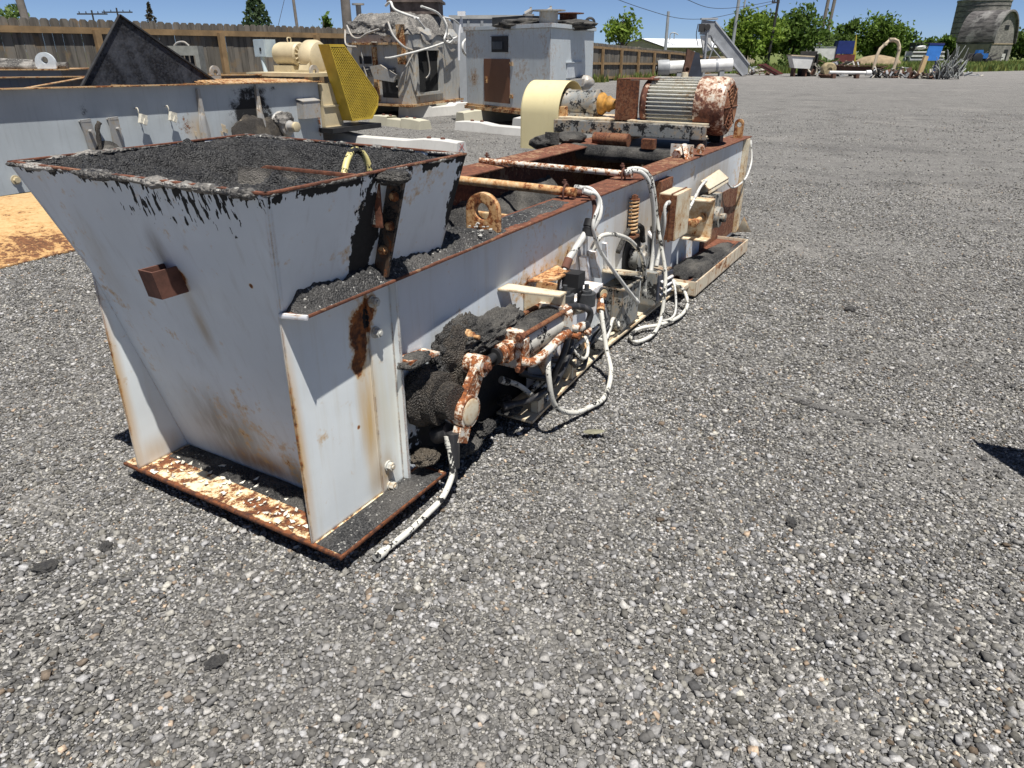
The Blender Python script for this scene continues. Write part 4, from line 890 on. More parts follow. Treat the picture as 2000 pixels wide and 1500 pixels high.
for k in range(-60, 120):
    for sl in (1, -1):
        q = clip_convex((-.5, .4 + st * k - (0 if sl > 0 else -1.0)), (1.9, .4 + st * k + (2.4 * .9) * sl - (0 if sl > 0 else -1.0)), GPOLY)
        if q: b.prism([(q[0][0], -.302, q[0][1] - .0085), (q[1][0], -.302, q[1][1] - .0085), (q[1][0], -.302, q[1][1] + .0085), (q[0][0], -.302, q[0][1] + .0085)], (0, .003 + .002 * sl, 0))
gp(b, 'mesh_panel', M_yel, bgd, 0)

# black triangular plate standing in the trough of the grey conveyor
M_tarpl = asphalt('tar_coated_plate', (.006, .006, .008), (.030, .031, .036), dust=.5, dustc=(.085, .09, .105), sc=.4, bump=.10, chips=False)
tp = thing('chute_plate', 'black tar-coated triangular steel plate standing upright in the grey trough', 'steel plate', GO, GA)
b = MB(); b.prism([(-2.94, .80, 2.06), (-3.78, .80, 1.10), (-1.45, .80, 1.10)], (0, .02, 0)); tb = b.build('plate', M_tarpl, tp)
b = MB(); b.prism([(-2.94, .77, 2.075), (-2.965, .77, 2.055), (-3.80, .77, 1.10), (-3.77, .77, 1.10)], (0, .05, 0)); b.prism([(-2.94, .77, 2.075), (-2.93, .77, 2.045), (-1.43, .77, 1.10), (-1.40, .77, 1.115)], (0, .05, 0)); b.build('edge_flange', plain('dull_black_edge', (.035, .034, .034), .6, .5, 6), tp)
b = MB(); b.prism([(-2.94, .82, 2.06), (-3.78, .82, 1.10), (-2.94, 1.25, 1.10)], (.015, .0, .01)); b.build('side_plate', M_tarpl, tp)

# cream shell lying beside it
M_shell = paint('cream_shell', (.60, .42, .20), thr=.60, edge=.08, stain=(.42, .22, .08), streak=.6, dirt=(.40, .24, .09), tar=.70, sc=1.4, rust=((.07, .03, .014), (.20, .085, .032)), rblobs=[((.2, .1, .05), (1.6, .75, .3), .15), ((-2.2, .1, .05), (1.0, .4, .3), .12)])
sh = thing('trough_cover', 'cream painted curved steel cover with rusty lower edge lying on gravel at left', 'steel cover', (-4.0, 5.9, 0), R(64))
b = MB(); n = 22; v = []
for i in range(41):
    for j in range(n):
        t_ = j / (n - 1); x = -3.2 + 4.6 * i / 40; v.append((x, 1.75 * t_, .012 + .24 * math.sin(t_ * math.pi * .5) ** .9 + .008 * math.sin(x * 3)))
b.add(v, [(i*n + j, (i+1)*n + j, (i+1)*n + j+1, i*n + j+1) for i in range(40) for j in range(n-1)]); b.prism([(-3.2, 0, .004), (1.4, 0, .004), (1.4, -.012, .004), (-3.2, -.012, .004)], (0, 0, .014)); b.build('shell', M_shell, sh, 60)
b = MB(); b.prism([(.55, -.03, .02), (1.0, -.06, .03), (1.0, .10, .13), (.60, .02, .10)], (0, 0, .02)); b.build('lip_plate', M_black, sh)

# grey bin with pipes and lug by the fence, and the slotted stand
gb = thing('steel_bin', 'grey steel bin topped with crusted pipes and a white lifting lug, by the wooden fence', 'bin', (-9.2, 13.0, 0), R(2))
b = MB(); b.box(-2.6, 1.62, 0, .9, .02, 1.31); b.build('bin_body', plain('bin_grey', (.17, .19, .22), .6, .15, 3), gb)
b = MB(); b.box(-2.6, 1.80, -.08, .95, 1.312, 1.33); b.build('flange', M_grust, gb)
for (y, z, x1) in ((.05, 1.375, 1.25), (.22, 1.44, 1.1), (.1, 1.40, 1.7)):
    b = MB(); b.tube([(-2.5, y, z), (-.6, y + .02, z + .01), (x1, y, z - .02)], .055, 12, 6, rough=.3); b.build('crusted_pipe', M_grey, gb, 60)
o = lugplate(0, -.17, .17, 0, .25, .04, .055, .13); MB().add([(q[1] + 1.40, q[0], q[2] + 1.335) for q in o.v], o.f).build('lifting_lug', plain('lug_white', (.56, .60, .62), .6, .15, 8), gb)
st_ = thing('slotted_stand', 'small grey stand with dark vertical slots behind the black triangular plate', 'stand', (-6.78, 16.2, 0), R(3))
b = MB(); b.box(-.34, .30, 0, .35, 1.52, 1.70); b.box(-.34, -.27, .0, .35, .0, 1.52); b.box(.22, .30, 0, .35, 0, 1.52); b.box(-.27, .22, .05, .35, 1.18, 1.25); b.build('frame', plain('stand_grey', (.26, .26, .23), .7, .2, 8), st_)
for k in range(4): b = MB(); b.box(-.2 + .1 * k, -.15 + .1 * k, .05, .12, 1.25, 1.52); b.build('slat', M_black, st_)
b = MB(); b.tube([(-.18, .05, 1.70), (-.1, .05, 1.76), (.03, .05, 1.77), (.12, .05, 1.70)], .02, 8, 5); b.build('handle', M_gdirty, st_)

# ---- concrete sleepers
M_conc = paint('sleeper_concrete', (.56, .545, .51), thr=.80, edge=0, streak=.35, dirt=(.36, .34, .31), rough=.9, bevel=False, sc=1.2)
M_conc2 = paint('sleeper_concrete_yellowed', (.50, .47, .36), thr=.80, edge=0, streak=.4, dirt=(.34, .31, .25), rough=.9, bevel=False, sc=1.2)
def sleeper(label, p0, p1, mat, wd=.26, h=.21, rot=None):
    p0 = np.array(p0); p1 = np.array(p1); L = float(np.linalg.norm(p1 - p0)); c = (p0 + p1) / 2
    t = thing('concrete_sleeper', label, 'concrete sleeper', (c[0], c[1], 0), math.atan2(p1[1] - p0[1], p1[0] - p0[0]), 'concrete sleepers laid as supports in the yard')
    prof = [(-L/2, h * .90), (-L/2 + .35, h), (-L/2 + .75, h), (-L*.16, h * .80), (L*.16, h * .80), (L/2 - .75, h), (L/2 - .35, h), (L/2, h * .90)]
    b = MB(); v = []
    for x, z in prof: v += [(x, -wd/2 - .02, -.02), (x, -wd/2 + .02, z - .015), (x, -wd/2 + .04, z), (x, wd/2 - .04, z), (x, wd/2 - .02, z - .015), (x, wd/2 + .02, -.02)]
    m = len(prof); b.add(v, [(6*i + j, 6*i + (j+1) % 6, 6*(i+1) + (j+1) % 6, 6*(i+1) + j) for i in range(m-1) for j in range(6)] + [tuple(range(6)), tuple(range(6*(m-1) + 5, 6*(m-1) - 1, -1))]); b.build('beam', mat, t, 30)
    for s in (-1, 1):
        for k in (.40, .70):
            b = MB(); b.lump((s * (L/2 - k), 0, h + .012), (.05, .035, .022), 2, .25, 3, int(k * 10)); b.build('rail_clip', M_brown, t)
    return t
ts = sleeper('long pale concrete sleeper with a red cross on its end, just behind the hopper', (-3.75, 14.55, 0), (-.86, 12.72, 0), M_conc, .28, .22)
b = MB(); b.prism([(1.7185, -.10, .06), (1.7185, -.08, .06), (1.7185, .06, .17), (1.7185, .04, .17)], (.002, 0, 0)); b.prism([(1.722, .05, .05), (1.722, .07, .05), (1.722, -.05, .18), (1.722, -.07, .18)], (.002, 0, 0)); b.build('red_cross', plain('red_marker', (.45, .10, .09), .8, .3, 60), ts)
sleeper('yellowed concrete sleeper lying between the yellow guard and the crusted steel tower', (-3.35, 18.5, 0), (-1.95, 16.95, 0), M_conc2, .32, .21)
sleeper('pale concrete sleeper lying on the gravel in front of the grey cabinet', (-1.18, 17.0, 0), (1.3, 14.8, 0), M_conc, .30, .20)
sleeper('concrete sleeper under the left end of the grey cabinet', (-1.25, 18.2, 0), (1.1, 20.6, 0), M_conc2, .30, .30)
sleeper('concrete sleeper under the middle of the grey cabinet', (.12, 16.55, 0), (2.0, 18.9, 0), M_conc, .30, .30)
sleeper('pale concrete sleeper under the near corner of the crusted steel tower', (-2.85, 19.95, 0), (-1.15, 21.9, 0), M_conc, .40, .30)
sleeper('dark shaded concrete sleeper under the back of the crusted steel tower', (-4.4, 21.6, 0), (-2.2, 24.2, 0), M_conc2, .36, .30)

# ---- crusted steel tower (old mixer) with white cables
M_tower = paint('crusted_tower_steel', (.43, .43, .41), thr=.61, edge=.0, streak=.75, dirt=(.13, .115, .10), stain=(.46, .37, .24), tar=.64, sc=.8, bevel=False, bump=.8, rust=((.11, .05, .03), (.30, .16, .07)))
M_ash = asphalt('ash_crust', (.09, .085, .078), (.22, .205, .185), dust=.6, dustc=(.30, .275, .24), sc=.35, rough=.9, bump=1.0)
A0, A1, A2 = np.array([-4.35, 20.75]), np.array([-2.58, 19.62]), np.array([-1.52, 22.45]); A3 = A0 + (A2 - A1)
ctr2 = (A0 + A1 + A2 + A3) / 4
tw = thing('crusted_tower', 'crusted grey steel tower hung with white cables, beside the grey cabinet', 'mixing tower', (-2.9, 21.2, 0), 0)
TL = lambda p, z: (p[0] + 2.9, p[1] - 21.2, z)
b = MB(); b.prism([TL(A0, .36), TL(A1, .36), TL(A2, .36), TL(A3, .36)], (0, 0, 1.62)); b.add([TL(p, 1.975) for p in (A0, A1, A2, A3)] + [TL(ctr2 + (p - ctr2) * .80, 2.36) for p in (A0, A1, A2, A3)], [(0,1,5,4), (1,2,6,5), (2,3,7,6), (3,0,4,7), (4,5,6,7)]); twb = b.build('tower_body', M_tower, tw)
ctr2 = (A0 + A1 + A2 + A3) / 4
gsc = lambda p, k: ctr2 + (p - ctr2) * k
b = MB(); b.prism([TL(gsc(p, 1.07), .30) for p in (A0, A1, A2, A3)], (0, 0, .055)); b.build('base_frame', M_grust, tw)
b = MB(); n_ = 90; q = [np.array(TL(gsc(p, 1.03), 0)) for p in (A0, A1, A2, A3)]
Ug, Vg = np.meshgrid(np.linspace(0, 1, n_), np.linspace(0, 1, n_), indexing='ij')
XY = (1-Ug)[..., None]*(1-Vg)[..., None]*q[0] + Ug[..., None]*(1-Vg)[..., None]*q[1] + Ug[..., None]*Vg[..., None]*q[2] + (1-Ug)[..., None]*Vg[..., None]*q[3]
ed = np.minimum(np.minimum(Ug, 1-Ug), np.minimum(Vg, 1-Vg)); PP = XY * np.array([1, 1, 0])
XY[..., 2] = 1.99 + .47 * np.clip(ed / .13, 0, 1) ** .8 + .10 * fbm(PP * 2.2, 4, 3) + .14 * np.abs(fbm(PP * 6, 4, 4)) - .22 * np.clip(fbm(PP * 1.5, 2, 9) * 4, 0, 1) * (ed < .06)
b.add(XY.reshape(-1, 3), [(i*n_ + j, (i+1)*n_ + j, (i+1)*n_ + j+1, i*n_ + j+1) for i in range(n_-1) for j in range(n_-1)])
b.build('dust_crust', M_ash, tw, 180)
b = MB(); b.box(-.35, .95, .2, 1.5, 2.5, 3.3); b.box(-.42, 1.02, .13, 1.57, 2.78, 2.84); b.build('stack_base', plain('rusty_stack', (.13, .10, .085), .9, .5, 5), tw)
b = MB(); b.cyl((-1.15, .0, 2.3), (-1.15, .0, 2.70), .07, n=12); b.cyl((-1.15, 0, 2.70), (-1.15, 0, 2.74), .16, n=14); b.build('vent_pipe', M_gdirty, tw)
def face_pt(p, q, s, z, off=0.):
    d = (q - p) / np.linalg.norm(q - p); n = np.array([d[1], -d[0]]); r = p + (q - p) * s + n * off; return TL(r, z)
def face_box(mb, p, q, s0, s1, z0, z1, o0, o1):
    a = [face_pt(p, q, s0, z0, o0), face_pt(p, q, s1, z0, o0), face_pt(p, q, s1, z0, o1), face_pt(p, q, s0, z0, o1)]; return mb.prism(a, (0, 0, z1 - z0))
b = MB(); face_box(b, A1, A2, .12, .52, .62, 1.62, .004, .010); dr = b.build('door_opening', plain('opening_black', (.008, .008, .008), .9, .3, 4), tw)
b = MB()
for s0, s1, z0, z1 in ((.08, .12, .55, 1.70), (.52, .60, .55, 1.70), (.12, .52, 1.62, 1.70), (.12, .52, .55, .62)): face_box(b, A1, A2, s0, s1, z0, z1, .003, .07)
b.build('door_frame', M_tower, dr)
for q in ((.20, .40, 1.30, 1.48), (.55, .80, .50, .95), (.02, .18, .45, .8)): b = MB(); face_box(b, A0, A1, *q, .004, .012); b.build('hatch_opening', M_black, tw)
b = MB(); face_box(b, A0, A1, .10, .95, 1.75, 1.80, .003, .16); face_box(b, A0, A1, .86, .96, 1.3, 2.2, .003, .10); face_box(b, A0, A1, .44, .50, .4, 1.7, .003, .07); b.build('stiffener', M_grust, tw)
def facecrust(p, q, s0, s1, z0, z1, amp, sd, bias=-.02, n=60):
    m = MB(); d = (q - p) / np.linalg.norm(q - p); nn = np.array([d[1], -d[0], 0])
    S, Z = np.meshgrid(np.linspace(s0, s1, n), np.linspace(z0, z1, n), indexing='ij'); L = np.linalg.norm(q - p)
    e = np.minimum(np.minimum(S - s0, s1 - S) * L / .1, np.minimum(Z - z0, z1 - Z) / .1)
    pt = np.stack([S * L, Z, S * 0], -1); off = bias + amp * (fbm(pt * 2.5, 4, sd) * 2 + .35 + .5 * fbm(pt * 9, 3, sd + 1)) * np.clip(e, 0, 1)
    base = np.array([TL(p, 0)]) ; V = base + (S[..., None] * L) * np.array([d[0], d[1], 0]) + Z[..., None] * np.array([0, 0, 1.]) + off[..., None] * nn
    return m.add(V.reshape(-1, 3), [(i*n + j, (i+1)*n + j, (i+1)*n + j+1, i*n + j+1) for i in range(n-1) for j in range(n-1)])
b = facecrust(A0, A1, .0, .80, 1.66, 2.30, .15, 61, -.05); b2_ = facecrust(A0, A1, .2, .8, .95, 1.25, .10, 63); b.add(b2_.v, b2_.f)
b.build('ash_crust', M_ash, twb, 180)
b = MB(); p = np.array(face_pt(A0, A1, .62, 1.05, .12)); b.prism([p + [-.35, .1, .20], p + [-.05, -.08, .24], p + [.38, -.3, .0], p + [.30, -.25, -.17], p + [-.25, .05, -.10]], (.03, .06, 0)); b.build('bracket_arm', M_gdirty, tw)
M_cable = plain('white_cable', (.62, .61, .57), .6, .25, 6)
def cable(root, off, pts, r, mat=None, name='cable'):
    o = MB().tube([np.array(q) - np.array(off) for q in pts], r, 8, 6).build(name, mat or M_cable, root, 60); return o
F = lambda s, z, o: tuple(np.array(face_pt(A1, A2, s, z, o) if s >= 0 else face_pt(A0, A1, max(.02, 1 + s * .6), z, o)))
for pts, r, m_ in (([(-.45, 2.62, .1), (-.25, 2.68, .2), (-.1, 2.5, .25), (.05, 2.32, .25)], .032, None), ([(.0, 2.35, .22), (.06, 2.28, .22), (.16, 2.12, .22)], .032, None),
    ([(.20, 2.62, .1), (.42, 2.5, .22), (.56, 2.25, .22), (.58, 2.05, .22), (.54, 1.88, .22), (.64, 1.80, .2), (.72, 1.90, .2), (.64, 2.02, .2)], .028, None),
    ([(-.55, 1.44, .1), (-.25, 1.46, .25), (.0, 1.60, .25), (.4, 1.74, .2), (.85, 1.95, .15)], .026, None), ([(.62, 2.42, .1), (.62, 2.2, .2), (.64, 1.95, .15)], .02, None), ([(.62, 2.42, .1), (.75, 2.38, .2), (.95, 2.25, .15)], .024, None),
    ([(1.06, 1.86, .25), (.98, 1.92, .3), (.88, 1.80, .3), (.88, 1.6, .3), (.97, 1.48, .3), (1.08, 1.44, .25)], .034, None), ([(1.0, 2.10, .2), (1.12, 2.14, .3), (1.20, 2.0, .3), (1.16, 1.8, .3), (1.05, 1.72, .25)], .03, None),
    ([(-.35, 2.25, .2), (-.2, 1.95, .25), (-.02, 1.70, .15), (.03, 1.62, .05)], .03, M_gdirty), ([(.02, 1.55, .1), (-.1, 1.1, .12), (-.25, .8, .1), (-.3, .78, .1)], .022, M_gdirty), ([(.30, 1.6, .05), (.33, 1.1, .06), (.26, .95, .05)], .022, M_gdirty),
    ([(-1.5, 2.2, .15), (-1.3, 1.95, .25), (-1.1, 1.90, .25), (-.9, 2.0, .25), (-.6, 2.1, .2)], .026, M_gdirty), ([(-1.6, 2.1, .1), (-1.45, 1.75, .3), (-1.2, 1.7, .25)], .024, M_gdirty), ([(-1.2, 1.7, .1), (-1.15, 1.3, .12), (-1.1, 1.0, .1)], .02, M_gdirty)):
    cable(tw, (0, 0, 0), [F(*q) for q in pts], r, m_)

# ---- grey cabinet
M_cab = paint('grey_cabinet_paint', (.58, .62, .625), thr=.65, edge=.14, er=.02, streak=.40, dirt=(.30, .28, .25), stain=(.38, .24, .12), sc=.8, bevel=True,
    rblobs=[((-1.35, .9, 1.0), (.3, .5, .4), .18), ((.35, -1.3, 1.6), (.15, .3, .9), .12), ((-1.6, 1.4, 2.0), (.25, .4, .3), .16)])
B0, B1, B2 = np.array([-1.12, 19.2]), np.array([.80, 16.4]), np.array([2.02, 19.5]); B3 = B0 + (B2 - B1)
cb = thing('steel_cabinet', 'large grey steel cabinet with a brown door plate, standing on concrete sleepers', 'cabinet', (.4, 18.0, 0), 0)
BL = lambda p, z: (p[0] - .4, p[1] - 18.0, z)
def bface(p, q, s, z, off=0.):
    d = (q - p) / np.linalg.norm(q - p); n = np.array([d[1], -d[0]]); return BL(p + (q - p) * s + n * off, z)
def bbox(mb, p, q, s0, s1, z0, z1, o0, o1):
    return mb.prism([bface(p, q, s0, z0, o0), bface(p, q, s1, z0, o0), bface(p, q, s1, z0, o1), bface(p, q, s0, z0, o1)], (0, 0, z1 - z0))
b = MB(); b.prism([BL(p, .42) for p in (B0, B1, B2, B3)], (0, 0, 1.62)); b.build('cabinet_body', M_cab, cb)
ctrb = (B0 + B1 + B2 + B3) / 4; gs2 = lambda p, k: ctrb + (p - ctrb) * k
b = MB(); b.prism([BL(gs2(p, 1.035), 2.043) for p in (B0, B1, B2, B3)], (0, 0, .085)); roof = b.build('roof_cap', M_cab, cb)
b = MB(); b.prism([BL(gs2(p, 1.05), .30) for p in (B0, B1, B2, B3)], (0, 0, .075)); b.prism([BL(gs2(p, 1.02), .377) for p in (B0, B1, B2, B3)], (0, 0, .04)); b.build('base_frame', M_grust, cb)
b = MB(); bbox(b, B0, B1, .24, .56, .50, 1.44, .004, .016); b.build('door_plate', paint('brown_door', (.17, .075, .04), thr=.70, edge=.05, streak=.4, dirt=(.10, .05, .03), stain=(.22, .10, .05), sc=1.0, bevel=False, rust=((.07, .03, .018), (.20, .09, .045))), cb)
for z in (.62, 1.30): bq_ = MB(); bbox(bq_, B0, B1, .565, .60, z, z + .08, .004, .035); bq_.build('hinge', M_grust, cb)
b = MB(); bbox(b, B0, B1, .265, .285, .92, 1.06, .017, .045); b.build('door_handle', M_grust, cb)
b = MB(); bbox(b, B0, B1, .34, .54, 1.58, 1.90, .003, .012); win = b.build('window_opening', M_black, cb)
b = MB(); bbox(b, B0, B1, .36, .48, 1.64, 1.80, .013, .030); bbox(b, B0, B1, .335, .545, 1.90, 1.915, .013, .03); b.build('inner_box', plain('window_grey', (.06, .07, .08), .6, .3, 5), win)
b = MB(); bbox(b, B1, B2, .34, .70, 1.05, 1.35, .004, .03); bbox(b, B1, B2, .33, .71, 1.36, 1.38, .004, .05); b.build('side_hatch', plain('hatch_pale', (.52, .55, .57), .5, .1, 4), cb)
b = MB(); p = bface(B1, B2, .62, .93, .18); b.lump(p, (.22, .2, .16), 3, .3, 3, 5); bbox(b, B1, B2, .42, .68, .86, 1.02, .004, .22); b.build('side_fitting', M_gdirty, cb)
b = MB(); b.prism([bface(B0, B1, .12, 2.13, -.5), bface(B0, B1, .52, 2.13, -.5), bface(B0, B1, .52, 2.13, -1.4), bface(B0, B1, .12, 2.13, -1.4)], (0, 0, .20)); b.build('roof_box', M_black, roof)
b = MB(); p = np.array(bface(B0, B1, .55, 2.14, -.6)); b.lump(p, (.8, .7, .14), 4, .35, 3, 8); b.lump(p + [.9, .2, 0], (.6, .6, .12), 4, .35, 3, 9); b.build('roof_crust', M_crust, roof, 180)
for (s, o_) in ((.52, -.6), (.70, -.7)):
    b = MB(); p = np.array(bface(B0, B1, s, 2.2, o_)); b.cyl(p, p + [0, 0, .12], .10, n=14); b.cyl(p + [0, 0, .12], p + [0, 0, .16], .13, n=14); b.cyl(p + [-.08, 0, .16], p + [.08, 0, .24], .05, n=10); b.cyl(p + [.05, 0, .16], p + [.05, 0, .30], .025, n=8); b.build('valve', M_gdirty, roof)
for (s, m_) in ((.20, M_gdirty), (.62, M_rust)):
    b = MB(); p = np.array(bface(B1, B2, s, 2.13, -.28)); b.lathe(p, (0, 0, 1), [(0, .20), (.24, .20), (.245, .36), (.265, .36), (.266, 0)], 24); b.build('flanged_duct', m_, roof)
b = MB(); p = np.array(bface(B1, B2, .98, 2.22, -.1)); b.tube([p + [.11 * math.cos(a), 0, .11 * math.sin(a)] for a in np.linspace(0, 6.28, 20)], .03, 8, 0); b.build('ring', M_rubber, roof)
b = MB(); p = np.array(bface(B0, B1, .02, 2.0, .0)); b.box(*(p[0] - .20, p[0] - .02, p[1] - .3, p[1] - .1, 2.35, 2.45)); b.cyl(p + [-.12, -.2, 0], p + [-.12, -.2, .36], .03, n=8); b.tube([p + [-.12, -.2, .3], p + [-.18, -.25, -.1], p + [-.2, -.25, -.6]], .03, 8, 5); b.build('lamp_box', plain('white_box', (.70, .70, .70), .5, .1, 5), cb)
gcn = thing('grey_container', 'grey steel container half hidden behind the crusted tower and grey cabinet', 'container', (-.6, 24.5, 0), R(-3))
b = MB(); b.box(-1.3, 1.2, 0, 2.0, .0, 2.50); b.build('container_body', plain('container_grey', (.34, .36, .38), .6, .15, 2), gcn)
b = MB(); b.box(-1.34, 1.24, -.04, 2.04, 2.50, 2.60); b.build('roof_rim', plain('container_rim', (.42, .42, .40), .6, .2, 3), gcn)
b = MB()
for k in range(6): b.box(-1.2 + .42 * k, -1.12 + .42 * k, -.03, -.001, .1, 2.45)
b.build('ribs', plain('container_rib', (.26, .27, .28), .6, .2, 3), gcn)

# ================================================================== fences
t = NT('weathered_fence_board')
gi = t.n('NewGeometry'); rp = gi.outputs['Random Per Island']
n1 = t.noise(1, 5, .6, P=t.vec((9, 9, .9))); n2 = t.noise(3, 4)
c = t.mix(rp, (.125, .115, .098), (.21, .19, .16)); c = t.mix(t.step(n1, .42, .68), c, (.085, .078, .068)); c = t.mix(t.math('MULTIPLY', t.step(n2, .55, .7), .5), c, (.25, .17, .09))
M_board = t.out(c, .9, t.bump(n1, .4, .01), spec=.1)
M_rail = plain('fence_rail_brown', (.27, .175, .085), .85, .3, 3)
def fence(name_label, pts, hts, pitch, rails, post_every, base):
    root = thing('wood_fence', name_label, 'fence', (pts[0][0], pts[0][1], 0), 0)
    O_ = np.array([pts[0][0], pts[0][1], 0.])
    bd = MB(); r_ = random.Random(3)
    for i in range(len(pts) - 1):
        p, q = np.array(pts[i]), np.array(pts[i+1]); L = np.linalg.norm(q - p); d = (q - p) / L; nrm = np.array([d[1], -d[0]])
        m = int(L / pitch)
        for k in range(m):
            f = k / m; h = hts[i] * (1 - f) + hts[i+1] * f + r_.uniform(-.012, .012); z0 = base[i] * (1 - f) + base[i+1] * f
            a = p + d * (L * k / m); w_ = pitch * .955; e = pitch * .22; j = r_.uniform(-.006, .006)
            P3 = lambda s, z: (a[0] + d[0]*s + nrm[0]*j - O_[0], a[1] + d[1]*s + nrm[1]*j - O_[1], z)
            bd.prism([P3(0, z0), P3(w_, z0), P3(w_, h - e), P3(w_ - e, h), P3(e, h), P3(0, h - e)], (-nrm[0] * .018, -nrm[1] * .018, 0))
        for (zf, th) in rails:
            rl = MB(); A = p + nrm * .012; B_ = q + nrm * .012
            za, zb = base[i] + (hts[i] - base[i]) * zf, base[i+1] + (hts[i+1] - base[i+1]) * zf
            rl.prism([(A[0]-O_[0], A[1]-O_[1], za), (B_[0]-O_[0], B_[1]-O_[1], zb), (B_[0]-O_[0], B_[1]-O_[1], zb + th), (A[0]-O_[0], A[1]-O_[1], za + th)], (nrm[0] * .06, nrm[1] * .06, 0))
            rl.build('rail', M_rail, root)
        s = post_every[1]
        while s < L:
            f = s / L; c_ = p + d * s + nrm * .075; h = hts[i] * (1 - f) + hts[i+1] * f; z0 = base[i] * (1 - f) + base[i+1] * f
            po = MB(); po.prism([(c_[0]-O_[0] + d[0]*u + nrm[0]*w2, c_[1]-O_[1] + d[1]*u + nrm[1]*w2, z0 - .1) for u, w2 in ((-.07, 0), (.07, 0), (.07, .12), (-.07, .12))], (0, 0, h - z0 - .12)); po.build('post', M_rail, root)
            s += post_every[0]
    bd.build('boards', M_board, root, 0); return root
fence('long weathered dog-eared wooden fence behind the grey conveyor on the left', [(-16.0, 8.95), (-4.0, 25.95)], [2.25, 2.25], .205, [(.87, .13), (.42, .13), (.08, .13)], (3.2, 1.6), [0, 0])
fence('weathered wooden fence with brown posts running away to the right of the grey cabinet', [(1.9, 40.1), (4.45, 44), (11.65, 55), (16.6, 62.5)], [2.05, 2.04, 1.6, 1.15], .20, [(.86, .12), (.45, .12), (.06, .12)], (2.5, 1.2), [0, 0, 0, -.2])

# ================================================================== grass field, mound
t = NT('field_grass')
n1 = t.noise(.35, 6, .6); n2 = t.noise(3.0, 5, .7)
c = t.mix(t.step(n1, .35, .65), (.085, .125, .035), (.15, .165, .06)); c = t.mix(t.math('MULTIPLY', t.step(n2, .5, .7), .6), c, (.22, .20, .09))
M_grass = t.out(c, .95, t.bump(n2, 1.0, .15), spec=.1)
poly = [(-300, 75), (10, 68), (19, 61.5), (31, 60), (44, 72), (60, 84), (120, 92), (600, 95), (900, 1500), (-900, 1500)]
b = MB(); b.add([(x, y, .015) for x, y in poly], [list(range(len(poly)))]); tag(b.build('grass_field', M_grass, None, 0), kind='structure')
def blades(name, n, fn, h0, h1, mat, seed):
    r = np.random.default_rng(seed); P = fn(r, n); n = len(P); a = r.random(n) * 6.28; h = h0 + (h1 - h0) * r.random(n); w_ = h * (.12 + .1 * r.random(n)); le = (r.random((n, 2)) - .5) * h[:, None] * .7
    A = P + np.stack([np.cos(a) * w_, np.sin(a) * w_, 0 * a], -1); B = P - np.stack([np.cos(a) * w_, np.sin(a) * w_, 0 * a], -1); C_ = P + np.stack([le[:, 0], le[:, 1], h], -1)
    V = np.stack([A, B, C_], 1).reshape(-1, 3); g = .7 + .6 * r.random(n); col = np.stack([.15 * g * (.8 + .6 * r.random(n)), .20 * g, .055 * g, np.ones(n)], -1)
    return npmesh(name, V, np.arange(3 * n).reshape(-1, 3), mat, col=np.repeat(col, 3, 0))
def leafmat(name, k=1.0, tr=.45):
    t = NT(name); at = t.n('VertexColor', layer_name='tint'); col = t.mix(1.0, at.outputs[0], (k, k, k), 'MULTIPLY')
    t.put(t.bsdf.inputs['Base Color'], col); t.bsdf.inputs['Roughness'].default_value = .65; t.bsdf.inputs['Specular IOR Level'].default_value = .2
    tl = t.n('BsdfTranslucent'); t.put(tl.inputs[0], col); ms = t.n('MixShader'); ms.inputs[0].default_value = tr
    t.t.links.new(t.bsdf.outputs[0], ms.inputs[1]); t.t.links.new(tl.outputs[0], ms.inputs[2]); t.t.links.new(ms.outputs[0], t.N['Material Output'].inputs[0]); return t.m
M_leaf = leafmat('leaves'); M_blade = leafmat('grass_blades', 1.0, .25)
def tallgrass(r, n):
    x = 14 + r.random(n) * 62; y = 61 + 27 * r.random(n) ** 1.5 + np.clip(x - 31, 0, 40) * .62; return np.stack([x, y, 0 * x], -1)
tag(blades('field_weeds', 22000, tallgrass, .2, .62, M_blade, 3), 'tall rough grass growing along the far edge of the yard', 'tall grass', kind='stuff')
def fweeds(r, n):
    c = r.integers(0, 9, n); s = np.array([.0, .4, .9, 3.2, 5.4, 6.1, 8.0, 10.2, 12.0])[c]; d = np.array([7.2, 11.0]) / 13.15
    p = np.array([4.45, 44]) + d * s[:, None] + np.array([.25, -.35]) + r.normal(size=(n, 2)) * .22; return np.concatenate([p, np.zeros((n, 1))], 1)
tag(blades('fence_weeds', 420, fweeds, .15, .5, M_blade, 4), 'green weeds growing at the foot of the right-hand wooden fence', 'weeds', kind='stuff')

